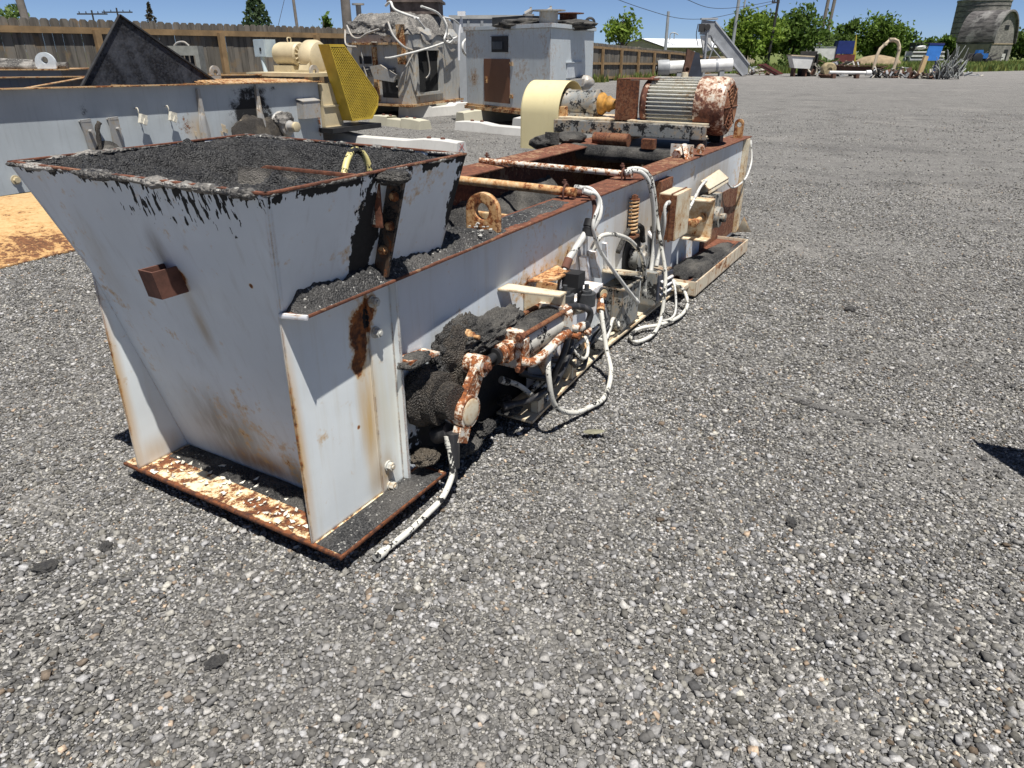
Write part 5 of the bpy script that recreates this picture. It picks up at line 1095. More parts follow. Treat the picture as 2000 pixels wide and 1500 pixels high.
# ================================================================== trees
M_bark = plain('bark', (.085, .065, .05), .95, .4, 9)
LEAF = [(0,0)]
def tree(name, label, loc, H, rx, ry, z0, lumps, nleaf, ls, cols, seed, conical=False, group=None, trunk=.14, cat='tree'):
    root = thing(name, label, cat, (loc[0], loc[1], 0), 0, group); lumps = int(lumps * 1.5); nleaf = int(nleaf * .78); r = np.random.default_rng(seed)
    if conical:
        z = r.random(nleaf) ** 1.25; rad = (1 - z) ** .85 * (.55 + .5 * r.random(nleaf) ** .5); ang = r.random(nleaf) * 6.283
        lay = .75 + .35 * np.abs(np.sin(z * 24 + np.floor(ang * 1.6) * 1.7))
        P = np.stack([np.cos(ang) * rad * rx * lay, np.sin(ang) * rad * ry * lay, z0 + (H - z0) * z + rad * .12 * r.random(nleaf) * (H - z0)], -1)
    else:
        u = r.normal(size=(lumps, 3)); u /= np.linalg.norm(u, axis=1)[:, None]; u *= (.35 + .55 * r.random((lumps, 1)))
        ce = np.stack([u[:, 0] * rx, u[:, 1] * ry, z0 + (H - z0) * (.48 + .42 * u[:, 2])], -1)
        lr = (.13 + .20 * r.random(lumps)) * min(rx, (H - z0) * .5) * 1.15
        k = r.integers(0, lumps, nleaf); d = r.normal(size=(nleaf, 3)); d /= np.linalg.norm(d, axis=1)[:, None]
        P = ce[k] + d * (lr[k] * (.55 + .6 * r.random(nleaf) ** .7))[:, None] * np.array([1, 1, .85])
        st = r.random(nleaf) < .22; P[st] += r.normal(size=(st.sum(), 3)) * lr.mean() * .6
    n = len(P); s = ls * (.6 + .8 * r.random(n))
    e1 = r.normal(size=(n, 3)); e1 /= np.linalg.norm(e1, axis=1)[:, None]; e2 = np.cross(e1, r.normal(size=(n, 3))); e2 /= np.linalg.norm(e2, axis=1)[:, None]
    V = np.stack([P - e1 * s[:, None], P + e2 * (s * .5)[:, None], P + e1 * s[:, None], P - e2 * (s * .5)[:, None]], 1).reshape(-1, 3)
    a = np.array(cols[0]); b_ = np.array(cols[1]); g = r.random((n, 1)) ** 1.3; tint = a + (b_ - a) * g
    if not conical: tint = tint * (.75 + .5 * r.random(lumps))[k][:, None]
    npmesh('crown', V, np.arange(4 * n).reshape(-1, 4), M_leaf, root, col=np.repeat(np.concatenate([tint, np.ones((n, 1))], 1), 4, 0))
    tb = MB(); tb.tube([(0, 0, -.1), (.05, .02, H * .3), (-.03, .05, H * .55), (0, 0, H * .85)], [trunk, trunk * .8, trunk * .5, trunk * .15], 8, 4)
    if not conical:
        for q in range(min(6, lumps)): tb.tube([(0, 0, H * .3), tuple(ce[q] * .5 + np.array([0, 0, H * .2])), tuple(ce[q])], [trunk * .5, trunk * .3, trunk * .1], 6, 3)
    tb.build('trunk', M_bark, root, 60); return root
G1 = ((.10, .165, .026), (.29, .39, .065)); G2 = ((.055, .10, .02), (.16, .24, .05)); G3 = ((.08, .13, .035), (.20, .27, .08)); GP = ((.045, .08, .035), (.12, .165, .075))
tree('leafy_tree', 'small bright green tree rising alone above the right-hand wooden fence', (8.5, 61), 4.75, 1.35, 1.2, 1.6, 16, 1500, .17, G1, 1)
tree('leafy_tree', 'bright green bushy tree nearest the grey conveyor elevator', (22.4, 75), 5.7, 2.5, 2.3, .3, 26, 5200, .20, G1, 2)
tree('leafy_tree', 'tall bright tree just left of the dark round-topped tree', (24.9, 77), 6.1, 1.9, 2.0, .6, 20, 4200, .20, G1, 13)
tree('leafy_tree', 'dark green round-topped tree in the middle of the far tree row', (28.0, 78), 6.2, 2.9, 2.6, .4, 26, 5600, .21, G2, 3)
tree('leafy_tree', 'low olive-green bushy tree below the twin utility poles', (31.5, 82), 4.0, 2.6, 2.0, .1, 20, 3600, .21, G3, 4)
tree('leafy_tree', 'dark narrow tree right of the twin utility poles', (38.9, 91), 6.2, 1.7, 1.7, .3, 18, 3400, .22, G2, 5)
tree('leafy_tree', 'broad bright green tree behind the cream hoop', (42.3, 91), 6.1, 2.8, 2.4, .2, 26, 5600, .22, ((.07, .125, .022), (.19, .28, .05)), 6)
tree('leafy_tree', 'low distant dark tree behind the pontoon boat', (71.5, 140), 5.2, 4.2, 3, 0, 20, 2600, .42, G2, 7)
tree('leafy_tree', 'low distant dark tree just left of the old barn', (77.5, 142), 4.6, 3.2, 3, 0, 18, 2200, .42, G2, 8)
tree('leafy_tree', 'distant tree at the right edge of the picture beyond the barn', (104, 160), 6.5, 6, 4, 0, 20, 2600, .5, G3, 9)
tree('leafy_tree', 'low distant tree between the broad bright tree and the pontoon boat', (52.5, 112), 4.2, 3.0, 3, 0, 16, 2000, .34, G2, 19)
tree('pine_tree', 'ragged pine with blue-green needles above the left fence', (-14.35, 45), 4.75, 1.35, 1.3, 1.2, 1, 2600, .13, GP, 10, True)
tree('leafy_tree', 'small dark round tree beside the thick wooden pole', (-9.45, 40), 3.72, .72, .7, 1.0, 12, 1100, .13, G2, 11)
tree('pine_tree', 'tiny reddish spruce top showing over the left fence', (-27.1, 60), 4.85, .8, .8, 1.0, 1, 600, .14, ((.05, .05, .03), (.12, .10, .06)), 12, True)
tree('leafy_tree', 'wispy green tree top at the far left corner over the fence', (-25.2, 40), 3.95, 1.2, 1.0, 1.2, 12, 900, .14, G3, 14)
tree('leafy_tree', 'low green shrub top over the fence left of the black plate', (-31.5, 60), 3.55, .95, .8, 1, 10, 600, .16, G1, 15)
tree('hedge_shrub', 'low scrubby hedge under the bright trees', (26.0, 69.5), 1.5, 5.0, 1.0, -.2, 26, 2600, .16, G3, 16, cat='hedge')

# ================================================================== poles and wires
M_pole = plain('grey_pole_wood', (.20, .175, .15), .9, .3, 3); M_dpole = plain('dark_pole', (.035, .032, .03), .8, .3, 3); M_gpole = plain('galvanised_pole', (.33, .34, .35), .5, .15, 2)
def pole(label, x, y, h, r, mat, lean=(0, 0), arms=(), bits=0):
    p = thing('utility_pole', label, 'pole', (x, y, 0), 0); b = MB(); b.cyl((0, 0, -.2), (lean[0], lean[1], h), r, r * .75, n=12); b.build('shaft', mat, p)
    for z, L in arms:
        b = MB(); b.box(-L, L, -.06, .06, z, z + .13)
        for s in (-.85, -.4, .4, .85): b.cyl((L * s, 0, z + .13), (L * s, 0, z + .30), .05, n=8)
        b.build('crossarm', mat, p)
    for k in range(bits): b = MB(); b.cyl((r + .18, 0, h * .72 + k * .5), (r + .18, 0, h * .72 + .38 + k * .5), .14, n=10); b.box(0, r + .2, -.03, .03, h * .72 + .1 + k * .5, h * .72 + .16 + k * .5); b.build('transformer', M_gpole, p)
    return p
pole('thick weathered wooden pole rising beside the crusted tower', -5.25, 25.4, 6.5, .17, M_pole)
pole('leaning grey wooden pole above the fence at far left', -18.1, 30, 6.0, .16, M_pole, (-.35, 0))
pole('thin pole with guy wire above the fence right of the ragged pine', -16.1, 60, 8.5, .13, M_pole, (-.25, 0))
pole('small distant utility pole with one crossarm, left of the black plate peak', -41.9, 80, 5.3, .10, M_dpole, (0, 0), ((4.9, 1.5),))
pole('small distant utility pole with one crossarm, directly over the black plate peak', -44.3, 90, 6.0, .11, M_dpole, (0, 0), ((5.5, 1.7),))
pole('short bare grey post standing above the white roof', 13.65, 70, 4.75, .16, M_gpole)
pole('tall galvanised pole behind the grey conveyor elevator', 20.1, 72, 11.0, .16, M_gpole, (.25, 0), ((7.0, .9),))
pole('slim dark pole in front of the bright green trees', 24.2, 74, 9.0, .14, M_dpole, (.35, 0), ((5.6, .35),))
pole('left of the twin grey utility poles by the low olive tree', 33.0, 85, 11.5, .20, M_pole, (.55, 0), ((7.4, .6),), 2)
pole('right of the twin grey utility poles by the low olive tree', 33.75, 85.5, 11.5, .20, M_pole, (.75, 0), ((7.6, .9),))
pole('faint thin radio mast far behind the conveyor elevator', 37.0, 130, 13.0, .16, M_gpole, (.8, 0))
def wire(label, pts, r):
    o = np.array(pts[0]); b = MB(); b.tube([np.array(p) - o for p in pts], r, 6, 10); w_ = b.build('power_wire', M_dpole, None, 60); w_.location = tuple(o); tag(w_, label, 'wire', 'power wires across the sky')
wire('lower power wire sagging across the sky to the slim dark pole', [(2.0, 60, 7.2), (10.5, 66, 4.85), (16.5, 70, 4.15), (24.4, 74, 5.65)], .022)
wire('upper power wire sagging across the sky above the white roof', [(6.0, 55, 6.7), (13.0, 63, 5.45), (19.0, 70, 5.0), (33.3, 85, 7.5)], .022)
wire('steep guy wire coming down beside the thin pole near the pine', [(-16.3, 60, 6.6), (-16.8, 59, 4.6), (-17.3, 58, 2.6)], .018)

# ================================================================== far buildings
bl = thing('warehouse', 'low beige warehouse with a white metal roof behind the right-hand fence', 'building', (14.0, 80, 0), R(-8))
M_beige = plain('beige_siding', (.47, .40, .30), .7, .1, 1); M_roof = plain('white_roof', (.74, .75, .76), .35, .05, .5)
b = MB(); b.prism([(-3.2, 0, 0), (1.2, 0, 0), (1.2, 0, 1.95), (-1.0, 0, 2.65), (-3.2, 0, 1.95)], (0, .2, 0)); b.prism([(1.2, 0, 0), (12, 9, 0), (12, 9, 1.95), (1.2, 0, 1.95)], (-.15, .2, 0)); b.build('wall', M_beige, bl)
b = MB(); b.prism([(-1.0, -.15, 2.72), (1.5, -.15, 1.93), (12.4, 9, 1.93), (9.8, 9, 2.72)], (0, 0, .06)); b.prism([(-1.0, -.15, 2.72), (-3.5, -.15, 1.93), (7.0, 9, 1.93), (9.8, 9, 2.72)], (0, 0, .06)); b.build('roof', M_roof, bl)
b = MB(); b.prism([(-3.5, -.20, 1.90), (-1.0, -.20, 2.69), (1.5, -.20, 1.90), (1.5, -.20, 2.0), (-1.0, -.20, 2.80), (-3.5, -.20, 2.0)], (0, .06, 0)); b.build('roof_trim', M_dpole, bl)
b = MB(); b.tube([(2.0, 1, 2.6), (2.0, 1, 3.2), (2.4, 1, 3.3), (2.8, 1, 3.1)], .06, 6, 4); b.tube([(2.4, 1, 2.7), (2.4, 1, 3.3)], .05, 6, 0); b.build('vent', M_gpole, bl)

t = NT('old_barn_boards')
n1 = t.noise(1, 6, .65, P=t.vec((1.2, 1.2, 6))); n2 = t.noise(.5, 5)
c = t.mix(t.step(n1, .35, .65), (.10, .095, .09), (.24, .225, .20)); c = t.mix(t.math('MULTIPLY', t.step(n2, .5, .65), .7), c, (.30, .28, .25)); M_barn = t.out(c, .9, t.bump(n1, .5, .05))
t = NT('old_barn_shingles')
n1 = t.noise(1, 6, .7, P=t.vec((.5, .5, 2.2))); n2 = t.noise(.28, 5, .6)
c = t.mix(t.step(n1, .38, .6), (.045, .042, .042), (.13, .12, .115)); c = t.mix(t.math('MULTIPLY', t.step(n2, .52, .62), .75), c, (.26, .25, .235)); M_shing = t.out(c, .95, t.bump(n1, .6, .06))
bn = thing('old_barn', 'old round-roofed grey barn with a pale gable, far right', 'barn', (83.3, 134, 0), R(27))
bn.scale = (.80, .86, .93)
prof = [(3.9 * math.sin(a) * (1.0 if abs(a) < 1.2 else 1.0), 2.6 + 5.9 * math.cos(a) ** .85) for a in np.linspace(-1.5, 1.5, 21)]
b = MB(); b.prism([(-3.7, 0, 0), (3.7, 0, 0), (3.7, 0, 3.0)] + [(x * .93, 0, z - .25) for x, z in reversed(prof)] + [(-3.7, 0, 3.0)], (0, .3, 0)); gable = b.build('gable_wall', M_barn, bn)
b = MB(); b.box(-3.75, 3.75, .3, 7, 0, 2.9); b.build('lower_wall', plain('barn_block', (.25, .22, .18), .9, .25, 1), bn)
b = MB()
for i in range(len(prof) - 1):
    (xa, za), (xb, zb) = prof[i], prof[i+1]; b.add([(xa, -.5, za), (xb, -.5, zb), (xb, 7.2, zb), (xa, 7.2, za), (xa * .95, -.5, za - .3), (xb * .95, -.5, zb - .3), (xb * .95, 7.2, zb - .3), (xa * .95, 7.2, za - .3)], [(0,1,2,3), (4,7,6,5), (0,4,5,1), (3,2,6,7)])
b.build('roof', M_shing, bn, 20)
for q in ((-.6, .8, -.06, -.005, 5.3, 6.0), (1.3, 2.6, -.06, -.005, .1, 2.0)): MB().box(*q).build('opening', M_black, bn)
b = MB(); b.box(.7, 1.9, -.12, -.065, .0, 1.3); b.build('door', plain('pale_door', (.55, .53, .50), .7, .2, 3), bn)
b = MB(); b.box(-3.7, 3.7, -.08, -.01, 2.85, 3.05); b.build('trim_board', plain('barn_trim', (.35, .28, .19), .8, .2, 2), bn)
sl_ = thing('stave_silo', 'flat-topped grey silo standing behind the old barn', 'silo', (87.9, 150, 0), 0)
b = MB(); b.lathe((0, 0, 0), (0, 0, 1), [(0, 4.4), (9.8, 4.4), (9.9, 4.5), (10.2, 4.5), (10.22, 4.2)], 40); b.build('shell', M_barn, sl_)
b = MB()
for z in np.arange(1.0, 9.2, .9): b.lathe((0, 0, z), (0, 0, 1), [(0, 4.41), (.02, 4.45), (.06, 4.45), (.08, 4.41)], 40)
b.build('hoops', M_dpole, sl_)

# ================================================================== things lying along the far edge of the yard
M_galv = plain('galvanised_grey', (.30, .31, .32), .5, .2, 2); M_wht = plain('far_white', (.66, .65, .62), .6, .15, 2); M_wht2 = plain('far_cream', (.58, .47, .33), .7, .2, 2)
M_redp = plain('faded_red', (.15, .035, .035), .6, .25, 2); M_blue = plain('bright_blue', (.03, .14, .42), .45, .15, 2); M_navy = plain('navy_blue', (.015, .03, .16), .5, .2, 2); M_fbrown = plain('far_rust', (.11, .055, .035), .85, .4, 3)
ev = thing('conveyor_elevator', 'inclined grey conveyor elevator on thin legs in front of the white roof', 'conveyor', (13.2, 55, 0), R(-6))
b = MB(); b.prism([(-.1, -.35, 3.55), (.75, -.35, 3.45), (3.35, -.35, .75), (3.35, -.35, .15), (2.95, -.35, .05), (.70, -.35, 2.35), (.55, -.35, 2.6), (-.15, -.35, 2.65)], (0, .7, 0)); b.build('casing', M_galv, ev)
b = MB(); b.prism([(.75, -.42, 3.49), (3.40, -.42, .80), (3.40, -.42, .70), (.75, -.42, 3.38)], (0, .84, 0)); b.prism([(.68, -.42, 2.32), (3.0, -.42, .02), (3.05, -.42, .12), (.75, -.42, 2.44)], (0, .84, 0)); b.box(-.2, .9, -.42, .42, 3.56, 3.66); b.build('rim', plain('rail_grey', (.42, .43, .44), .5, .15, 2), ev)
b = MB(); b.box(.25, .36, -.45, -.35, 0, 2.9); b.box(.25, .36, .35, .45, 0, 2.9); b.build('leg', M_galv, ev)
b = MB(); b.cyl((.9, -.4, 2.3), (.3, -.4, 0), .05, n=8); b.cyl((.3, -.4, 2.2), (1.6, -.4, .9), .05, n=8); b.cyl((-.5, -.5, 1.6), (.2, -.4, .0), .05, n=8); b.build('brace', M_galv, ev)
b = MB(); b.prism([(-.1, -.3, 2.6), (.55, -.3, 2.6), (.75, -.3, 1.7), (.2, -.3, 1.5)], (0, .6, 0)); b.build('discharge_chute', M_wht, ev)
b = MB(); b.box(-.35, .1, -.45, -.36, 2.8, 3.3); b.cyl((.25, -.36, 3.1), (.25, -.5, 3.1), .2, n=12); b.tube([(-.4, -.4, 3.3), (-.45, -.4, 2.6), (-.25, -.4, 1.9)], .03, 6, 4); b.build('head_drive', M_dpole, ev)
pw = thing('white_pipe', 'fat white pipe with a grey end flange lying in front of the fence', 'pipe', (9.6, 52, 0), R(-3))
b = MB(); b.cyl((.9, 0, .62), (5.0, 0, .78), .40, n=24); b.build('tube', M_wht, pw)
b = MB(); b.lathe((.1, 0, .58), (1, 0, .03), [(0, .45), (.15, .5), (.75, .5), (.80, .42), (.801, 0)], 20); b.lathe((-.02, 0, .58), (1, 0, 0), [(0, .2), (.1, .2), (.11, 0)], 16); b.build('end_flange', M_galv, pw)
b = MB(); b.cyl((2.2, 0, .66), (2.35, 0, .67), .42, n=24); b.cyl((3.9, 0, .73), (4.05, 0, .74), .42, n=24); b.box(1.4, 1.7, -.3, .3, 0, .28); b.box(4.2, 4.5, -.3, .3, 0, .4); b.build('bands', M_galv, pw)
rp_ = thing('rusty_column', 'rusty upright steel column with dark plate and open pipe stub, left of the conveyor elevator', 'steel column', (11.2, 50, 0), 0)
b = MB(); b.prism([(-.25, 0, 0), (.15, 0, 0), (.45, 0, 1.55), (-.05, 0, 1.75), (-.1, 0, 1.0)], (0, .3, 0)); b.build('column', M_fbrown, rp_)
b = MB(); b.prism([(.15, .02, 0), (1.1, .02, 0), (.75, .02, 1.5), (.46, .02, 1.55)], (0, .2, 0)); b.build('dark_plate', plain('blue_black', (.03, .035, .05), .6, .3, 2), rp_)
b = MB(); b.lathe((0, -.05, .55), (0, -1, 0), [(0, .19), (.25, .19), (.251, .12), (.1, .12), (.101, 0)], 16); b.build('pipe_stub', M_fbrown, rp_)
M_scr = M_fbrown
def scrap(name, label, cat, loc, rz, parts):
    o = thing(name, label, cat, loc, R(rz))
    for nm, mb, mt in parts: mb.build(nm, mt, o)
    return o
scrap('red_panel', 'faded red steel panel leaning among the scrap left of the white bin', 'panel', (18.6, 56, 0), 0, [('sheet', MB().prism([(-.9, 0, .75), (-.4, 0, .80), (1.0, 0, .12), (.5, 0, .05)], (0, .4, -.05)), M_redp), ('rib', MB().prism([(-.7, -.03, .74), (-.55, -.03, .76), (.8, -.03, .10), (.7, -.03, .08)], (0, .03, 0)), M_fbrown)])
scrap('white_hopper_bin', 'white tapered steel bin among the scrap', 'bin', (19.9, 54, 0), 0, [('bin', MB().prism([(-.75, -.4, 1.30), (.75, -.4, 1.22), (.62, -.4, .50), (-.45, -.4, .55)], (0, .9, 0)), M_wht), ('rim', MB().prism([(-.80, -.45, 1.31), (.80, -.45, 1.23), (.80, -.45, 1.30), (-.80, -.45, 1.38)], (0, 1.0, 0)), M_wht2), ('leg', MB().box(-.4, -.3, -.3, .4, 0, .55), M_fbrown), ('leg', MB().box(.4, .5, -.3, .4, 0, .5), M_fbrown)])
scrap('black_panel', 'dark upright steel plate directly behind the white tapered bin', 'panel', (20.6, 54.8, 0), 4, [('plate', MB().box(-.45, .75, 0, .06, .1, 1.60), M_dpole), ('foot', MB().box(-.5, .8, -.3, .4, 0, .1).box(.68, .75, -.25, 0, .1, 1.4), M_dpole)])
scrap('steel_coil', 'yellowish round steel drum end lying in front of the white tapered bin', 'drum', (20.75, 51, 0), 0, [('drum', MB().lathe((0, .3, .50), (0, -1, 0), [(0, .40), (.05, .44), (.5, .44), (.56, .38), (.57, .15), (.52, .14), (.521, 0)], 18), plain('far_ochre', (.34, .27, .15), .8, .4, 5)), ('base', MB().lump((0, .1, .15), (.55, .4, .2), 3, .3, 3, 4), M_fbrown)])
scrap('rusty_beam', 'long brown rusty steel beam lying behind the white plastic pipe', 'beam', (21.2, 52.3, 0), -2, [('web', MB().prism([(-.4, 0, .72), (3.7, 0, .66), (3.7, 0, .34), (-.4, 0, .26)], (0, .08, 0)), M_fbrown), ('flange', MB().prism([(-.4, -.2, .74), (3.7, -.2, .68), (3.7, .28, .68), (-.4, .28, .74)], (0, 0, .05)).prism([(-.4, -.2, .20), (3.7, -.2, .28), (3.7, .28, .28), (-.4, .28, .20)], (0, 0, .05)), M_fbrown)])
scrap('white_tube', 'long thin white pipe lying in front of the rusty beam', 'pipe', (19.9, 50.2, 0), -1, [('tube', MB().cyl((.6, 0, .36), (2.95, 0, .33), .10, n=14), M_wht), ('end_cap', MB().lathe((2.95, 0, .33), (1, 0, 0), [(0, .16), (.3, .17), (.35, .12), (.351, 0)], 14), M_wht), ('saddle', MB().box(.8, 1.0, -.2, .2, 0, .27).box(2.3, 2.5, -.2, .2, 0, .24), M_fbrown)])
hp = [(24.05, .5), (24.12, 1.35), (24.25, 1.75), (24.55, 2.05), (24.80, 2.28), (25.05, 2.30), (25.30, 2.2), (25.45, 1.95), (25.52, 1.7), (25.45, .9), (25.35, .2)]
scrap('steel_hoop', 'cream segmented steel hoop standing up out of the scrap', 'hoop', (24.8, 51.8, 0), 0, [('hoop', MB().tube([(x - 24.8, 0, z) for x, z in hp], .10, 8, 0).tube([(x - 24.62, .35, z - .05) for x, z in hp[4:]], .10, 8, 0), M_wht2), ('lugs', MB().box(-.40, -.2, -.12, .12, 1.95, 2.10).box(-.1, .2, -.12, .12, 2.3, 2.40).box(.6, .75, -.12, .12, 1.7, 1.85), M_wht2)])
scrap('cream_post', 'short cream post on a flat foot standing in the scrap', 'post', (26.35, 50, 0), 0, [('post', MB().prism([(-.20, 0, .1), (.06, 0, .1), (.26, 0, 1.30), (.02, 0, 1.36)], (0, .25, 0)), plain('post_cream', (.60, .43, .22), .6, .15, 3)), ('foot', MB().box(-.5, .5, -.3, .4, 0, .10), M_dpole)])
def pile(name, label, loc, rx, ry, rz, n, seed, mats, cat='scrap pile'):
    o = thing(name, label, cat, loc, 0); r = random.Random(seed)
    for m_i, mt in enumerate(mats):
        b = MB()
        for k in range(n):
            c = (r.uniform(-rx, rx), r.uniform(-ry, ry), r.uniform(.02, rz)); a = (r.uniform(-1.2, 1.2), r.uniform(-1.2, 1.2), r.uniform(0, 6.28)); s = (r.uniform(.2, .7), r.uniform(.05, .3), r.uniform(.03, .15))
            if k % 3: b.obox(c, s, a)
            else: b.tube([(c[0] + r.uniform(-.4, .4), c[1] + r.uniform(-.3, .3), max(.02, c[2] + r.uniform(-.3, .3))) for _ in range(4)], .03, 6, 4)
        tag(b.build(('steel_scraps', 'pale_rubble', 'rusty_scraps', 'dark_scraps')[m_i], mt, o, 0), kind='stuff')
    return o
M_rub = plain('pale_rubble', (.42, .39, .33), .9, .3, 6)
pile('scrap_heap', 'low heap of mixed scrap between the elevator foot and the red panel', (17.6, 57, 0), 1.2, .5, .5, 9, 1, (M_galv, M_rub, M_fbrown))
pile('scrap_heap', 'heap of pale rubble and rusty scrap below the cream hoop', (25.0, 51.2, 0), 1.3, .5, .45, 13, 2, (M_galv, M_rub, M_fbrown, M_dpole))
pile('scrap_heap', 'low line of rusty scrap around the foot of the cream post', (26.4, 49.6, 0), .9, .4, .30, 9, 3, (M_fbrown, M_rub, M_fbrown, M_dpole))
pile('scrap_heap', 'low grey scrap lying behind the long rusty beam', (22.3, 54.3, 0), 1.8, .5, .85, 11, 4, (M_galv, M_rub, M_fbrown, M_dpole))
pile('scrap_heap', 'scatter of pale concrete pieces right of the tangled metal', (31.0, 55, 0), 2.2, .8, .20, 12, 6, (M_galv, M_rub))
tn = thing('metal_tangle', 'tall tangle of cut grey metal strips at the right end of the scrap row', 'scrap pile', (27.2, 48.5, 0), 0); r_ = random.Random(8)
b = MB(); b2 = MB()
for k in range(120):
    a = r_.uniform(0, 6.28); rr = r_.uniform(0, .75); h = r_.uniform(.2, 1.0) if k % 4 else r_.uniform(.8, 1.95)
    p0 = np.array([rr * math.cos(a), rr * .5 * math.sin(a), r_.uniform(0, .2)]); p1 = p0 + [r_.uniform(-.5, .6), r_.uniform(-.3, .3), h]
    (b if k % 3 else b2).tube([p0, (p0 + p1) / 2 + [r_.uniform(-.2, .2), 0, .1], p1], .018 + .02 * (k % 2), 5, 4)
tag(b.build('metal_strips', plain('cut_metal', (.34, .35, .33), .5, .4, 4), tn, 0), kind='stuff'); tag(b2.build('dark_strips', M_dpole, tn, 0), kind='stuff')
bs = thing('blue_tarp_board', 'bright blue leaning board on legs at the edge of the grass', 'board', (32.3, 60, 0), R(6))
b = MB(); b.prism([(-.70, 0, .95), (.45, 0, .95), (.75, .2, 2.05), (-.40, .2, 2.08)], (0, .08, 0)); b.build('sheet', M_blue, bs)
b = MB(); b.prism([(-.43, .15, 2.05), (.78, .15, 2.02), (.78, .15, 2.14), (-.43, .15, 2.16)], (0, .2, 0)); b.box(-.6, -.52, .05, .15, 0, .95); b.box(.3, .38, .05, .15, 0, .95); b.build('frame', M_navy, bs)
tr = thing('box_truck', 'white box trailer with a navy cab and red bed parked in the grass', 'truck', (31.3, 80, 0), R(-4))
b = MB(); b.box(-1.55, 1.35, -.6, .9, .55, 1.95); b.build('box_body', M_wht, tr)
b = MB(); b.box(-1.58, 1.38, -.63, .93, 1.95, 2.02); b.box(1.35, 1.40, -.63, .93, .55, 2.0); b.build('box_trim', M_galv, tr)
b = MB(); b.prism([(1.5, -.5, 1.35), (3.2, -.5, 1.35), (3.2, -.5, 2.55), (1.6, -.5, 2.55)], (0, 1.2, 0)); b.build('cab', M_navy, tr)
b = MB(); b.box(1.5, 3.4, -.6, .8, .6, 1.3); b.build('bed', M_redp, tr)
for x in (-.9, .6, 1.9, 3.0): b = MB(); b.lathe((x, -.7, .32), (0, 1, 0), [(0, .32), (.2, .34), (.21, .15), (.211, 0)], 16); b.build('wheel', M_rubber, tr)
scrap('yellow_boom', 'thin yellow boom standing upright right of the navy truck cab', 'boom', (35.1, 80, 0), 0, [('boom', MB().prism([(-.3, 0, .6), (.1, 0, .6), (-.25, 0, 2.9), (-.35, 0, 3.3)], (0, .12, 0)), plain('boom_yellow', (.45, .36, .05), .6, .2, 2)), ('base', MB().box(-.6, .5, -.2, .4, 0, .65), M_fbrown)])
md = MB(); md.lump((0, 0, .1), (2.6, 1.6, 1.15), 4, .12, 2, 3); md = md.build('dirt_mound', plain('tan_dirt', (.28, .21, .13), .95, .25, 2), None, 180); md.location = (39.3, 84, 0); tag(md, 'low tan dirt mound in the grass behind the cream hoop', 'mound')
bt = thing('pontoon_boat', 'white pontoon boat with dark canopy parked by the distant trees', 'boat', (56.8, 108, 0), R(2))
b = MB(); b.cyl((-2.4, -.6, .5), (2.3, -.6, .5), .35, n=14); b.cyl((-2.4, .6, .5), (2.3, .6, .5), .35, n=14); b.build('pontoons', M_galv, bt)
b = MB(); b.box(-2.3, 2.3, -1, 1, .9, 1.05); b.box(-2.2, 2.2, -1, -.9, 1.05, 1.6); b.box(-2.2, 2.2, .9, 1, 1.05, 1.6); b.build('deck', M_wht, bt)
b = MB(); b.box(-2.2, 2.2, -1.03, -1.005, 1.2, 1.42); b.build('stripe', M_dpole, bt)
b = MB(); b.lump((-1.0, 0, 2.1), (1.0, .9, .35), 3, .2, 3, 1); b.lump((1.0, 0, 2.15), (1.0, .9, .35), 3, .2, 3, 2); b.build('seat_covers', M_wht, bt, 60)
b = MB(); b.box(-2.0, 2.0, -.8, .8, 2.55, 2.65)
for x in (-1.9, 1.9): b.box(x - .03, x + .03, -.7, .7, 1.6, 2.55)
b.build('canopy', M_dpole, bt)
tc = thing('blue_tractor', 'small blue tractor with dark attachments parked before the old barn', 'tractor', (59.6, 100, 0), R(8))
b = MB(); b.box(-.5, 1.0, -.35, .35, .75, 1.35); b.prism([(-.5, -.3, 1.35), (.3, -.3, 1.35), (.2, -.3, 1.75), (-.4, -.3, 1.75)], (0, .6, 0)); b.build('body', M_blue, tc)
for x, r_w in ((-.6, .70), (1.0, .45)):
    for y in (-.6, .6): b = MB(); b.lathe((x, y - .12, r_w), (0, 1, 0), [(0, r_w * .9), (.04, r_w), (.2, r_w), (.24, r_w * .9), (.241, .2), (.242, 0)], 18); b.build('wheel', M_rubber, tc)
b = MB()
for k in range(16): b.cyl((-2.2 + .25 * k * .6, random.uniform(-.5, .5), .1), (-1.8 + .35 * k, random.uniform(-.4, .4), random.uniform(.8, 1.7)), .06, n=6)
b.build('implement', M_dpole, tc)

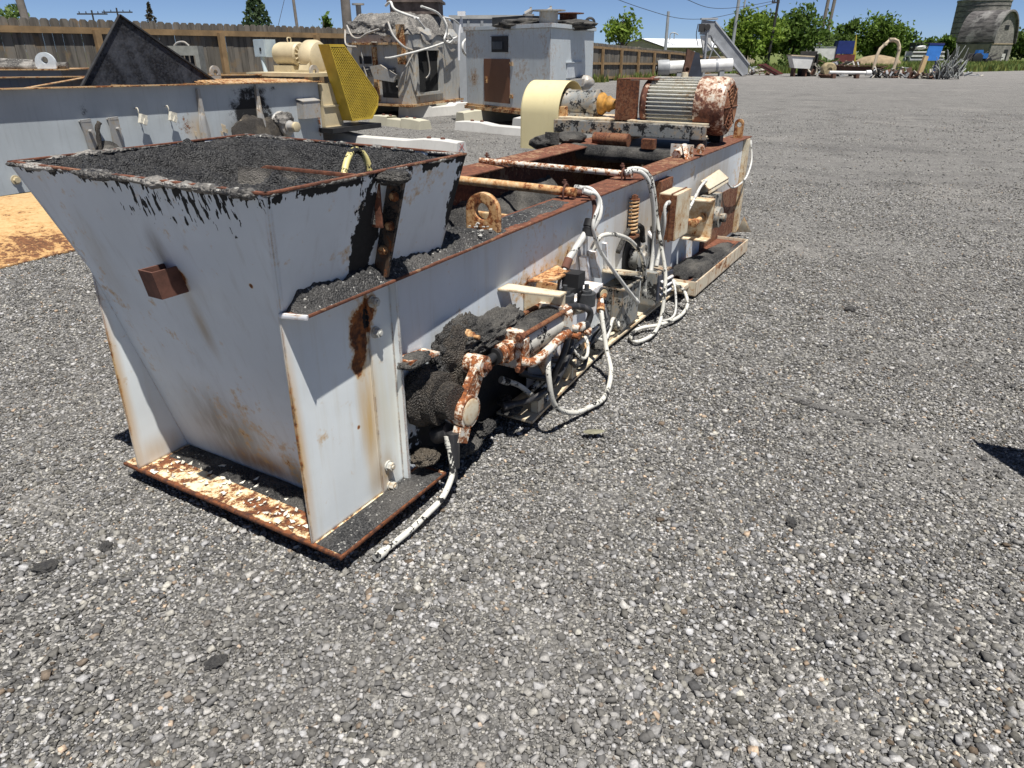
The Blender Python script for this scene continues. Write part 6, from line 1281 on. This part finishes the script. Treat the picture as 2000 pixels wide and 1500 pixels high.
# ================================================================== clods of old asphalt lying about
M_clod = asphalt('clod_asphalt', (.09, .086, .082), (.22, .21, .20), dust=.6, dustc=(.24, .23, .21), sc=2.2, rough=.95)
CL = [(-1.60, 1.95, .034, .6), (-1.46, 2.07, .026, 2), (-.86, 1.53, .026, .8), (1.05, 2.2, .024, 1.2), (2.3, 4.6, .035, .5)]
shapes = [MB().lump((0, 0, 0), (1.2, .8, .62), 4, .5, 2.6, 100 + k) for k in range(4)]
cl_me = []
for k, m_ in enumerate(shapes):
    o = m_.build('asphalt_clod', M_clod, None, 40); cl_me.append(o)
for i, (x, y, s, a) in enumerate(CL):
    if i < 4: o = cl_me[i]
    else: o = cl_me[i % 4].copy(); COL.objects.link(o)
    o.location = (x, y, s * .38 + float(ground_h(np.array([x]), np.array([y]))[0])); o.rotation_euler = (0, .1, a); o.scale = (s, s, s)
    tag(o, 'dark clod of old asphalt lying loose on the gravel', 'asphalt clod', 'dark asphalt clods on the gravel')
rg = MB()
for k in range(9): rg.lump((1.44 + .032 * k, 3.21 - .028 * k + .012 * math.sin(k * 2.1), .006), (.034, .022, .016), 3, .45, 2.6, 130 + k)
tag(rg.build('asphalt_ridge', M_clod, None, 40), 'thin crumbly dark ridge of asphalt across the open gravel', 'asphalt ridge')
dl = MB(); dl.lump((0, 0, 0), (.05, .022, .004), 3, .15, 2, 3); dl = dl.build('dry_leaf', plain('dry_leaf_green', (.20, .19, .13), .8, .3, 40), None, 60); dl.location = (.375, 2.86, .022); dl.rotation_euler = (0, 0, .1); tag(dl, 'pale dry leaf lying on the gravel right of the black hose loop', 'leaf')
# unseen steel shape, added off to the right to shade the gravel
sk = thing('shadow_caster', 'unseen dark shape added beyond the right edge to cast a pointed shadow', 'shadow caster', (2.18, 2.24, 0), R(0))
b = MB(); b.prism([(.20, .10, .0), (1.4, -.25, .0), (1.6, -.45, 1.0), (.03, .22, 1.0)], (.05, -.5, 0)); b.build('caster_body', M_black, sk)
b = MB(); b.prism([(.02, .24, 1.0), (1.62, -.43, 1.0), (1.66, -1.0, 1.0), (.10, -.35, 1.0)], (0, 0, .03)); b.build('rim', M_rust, sk)
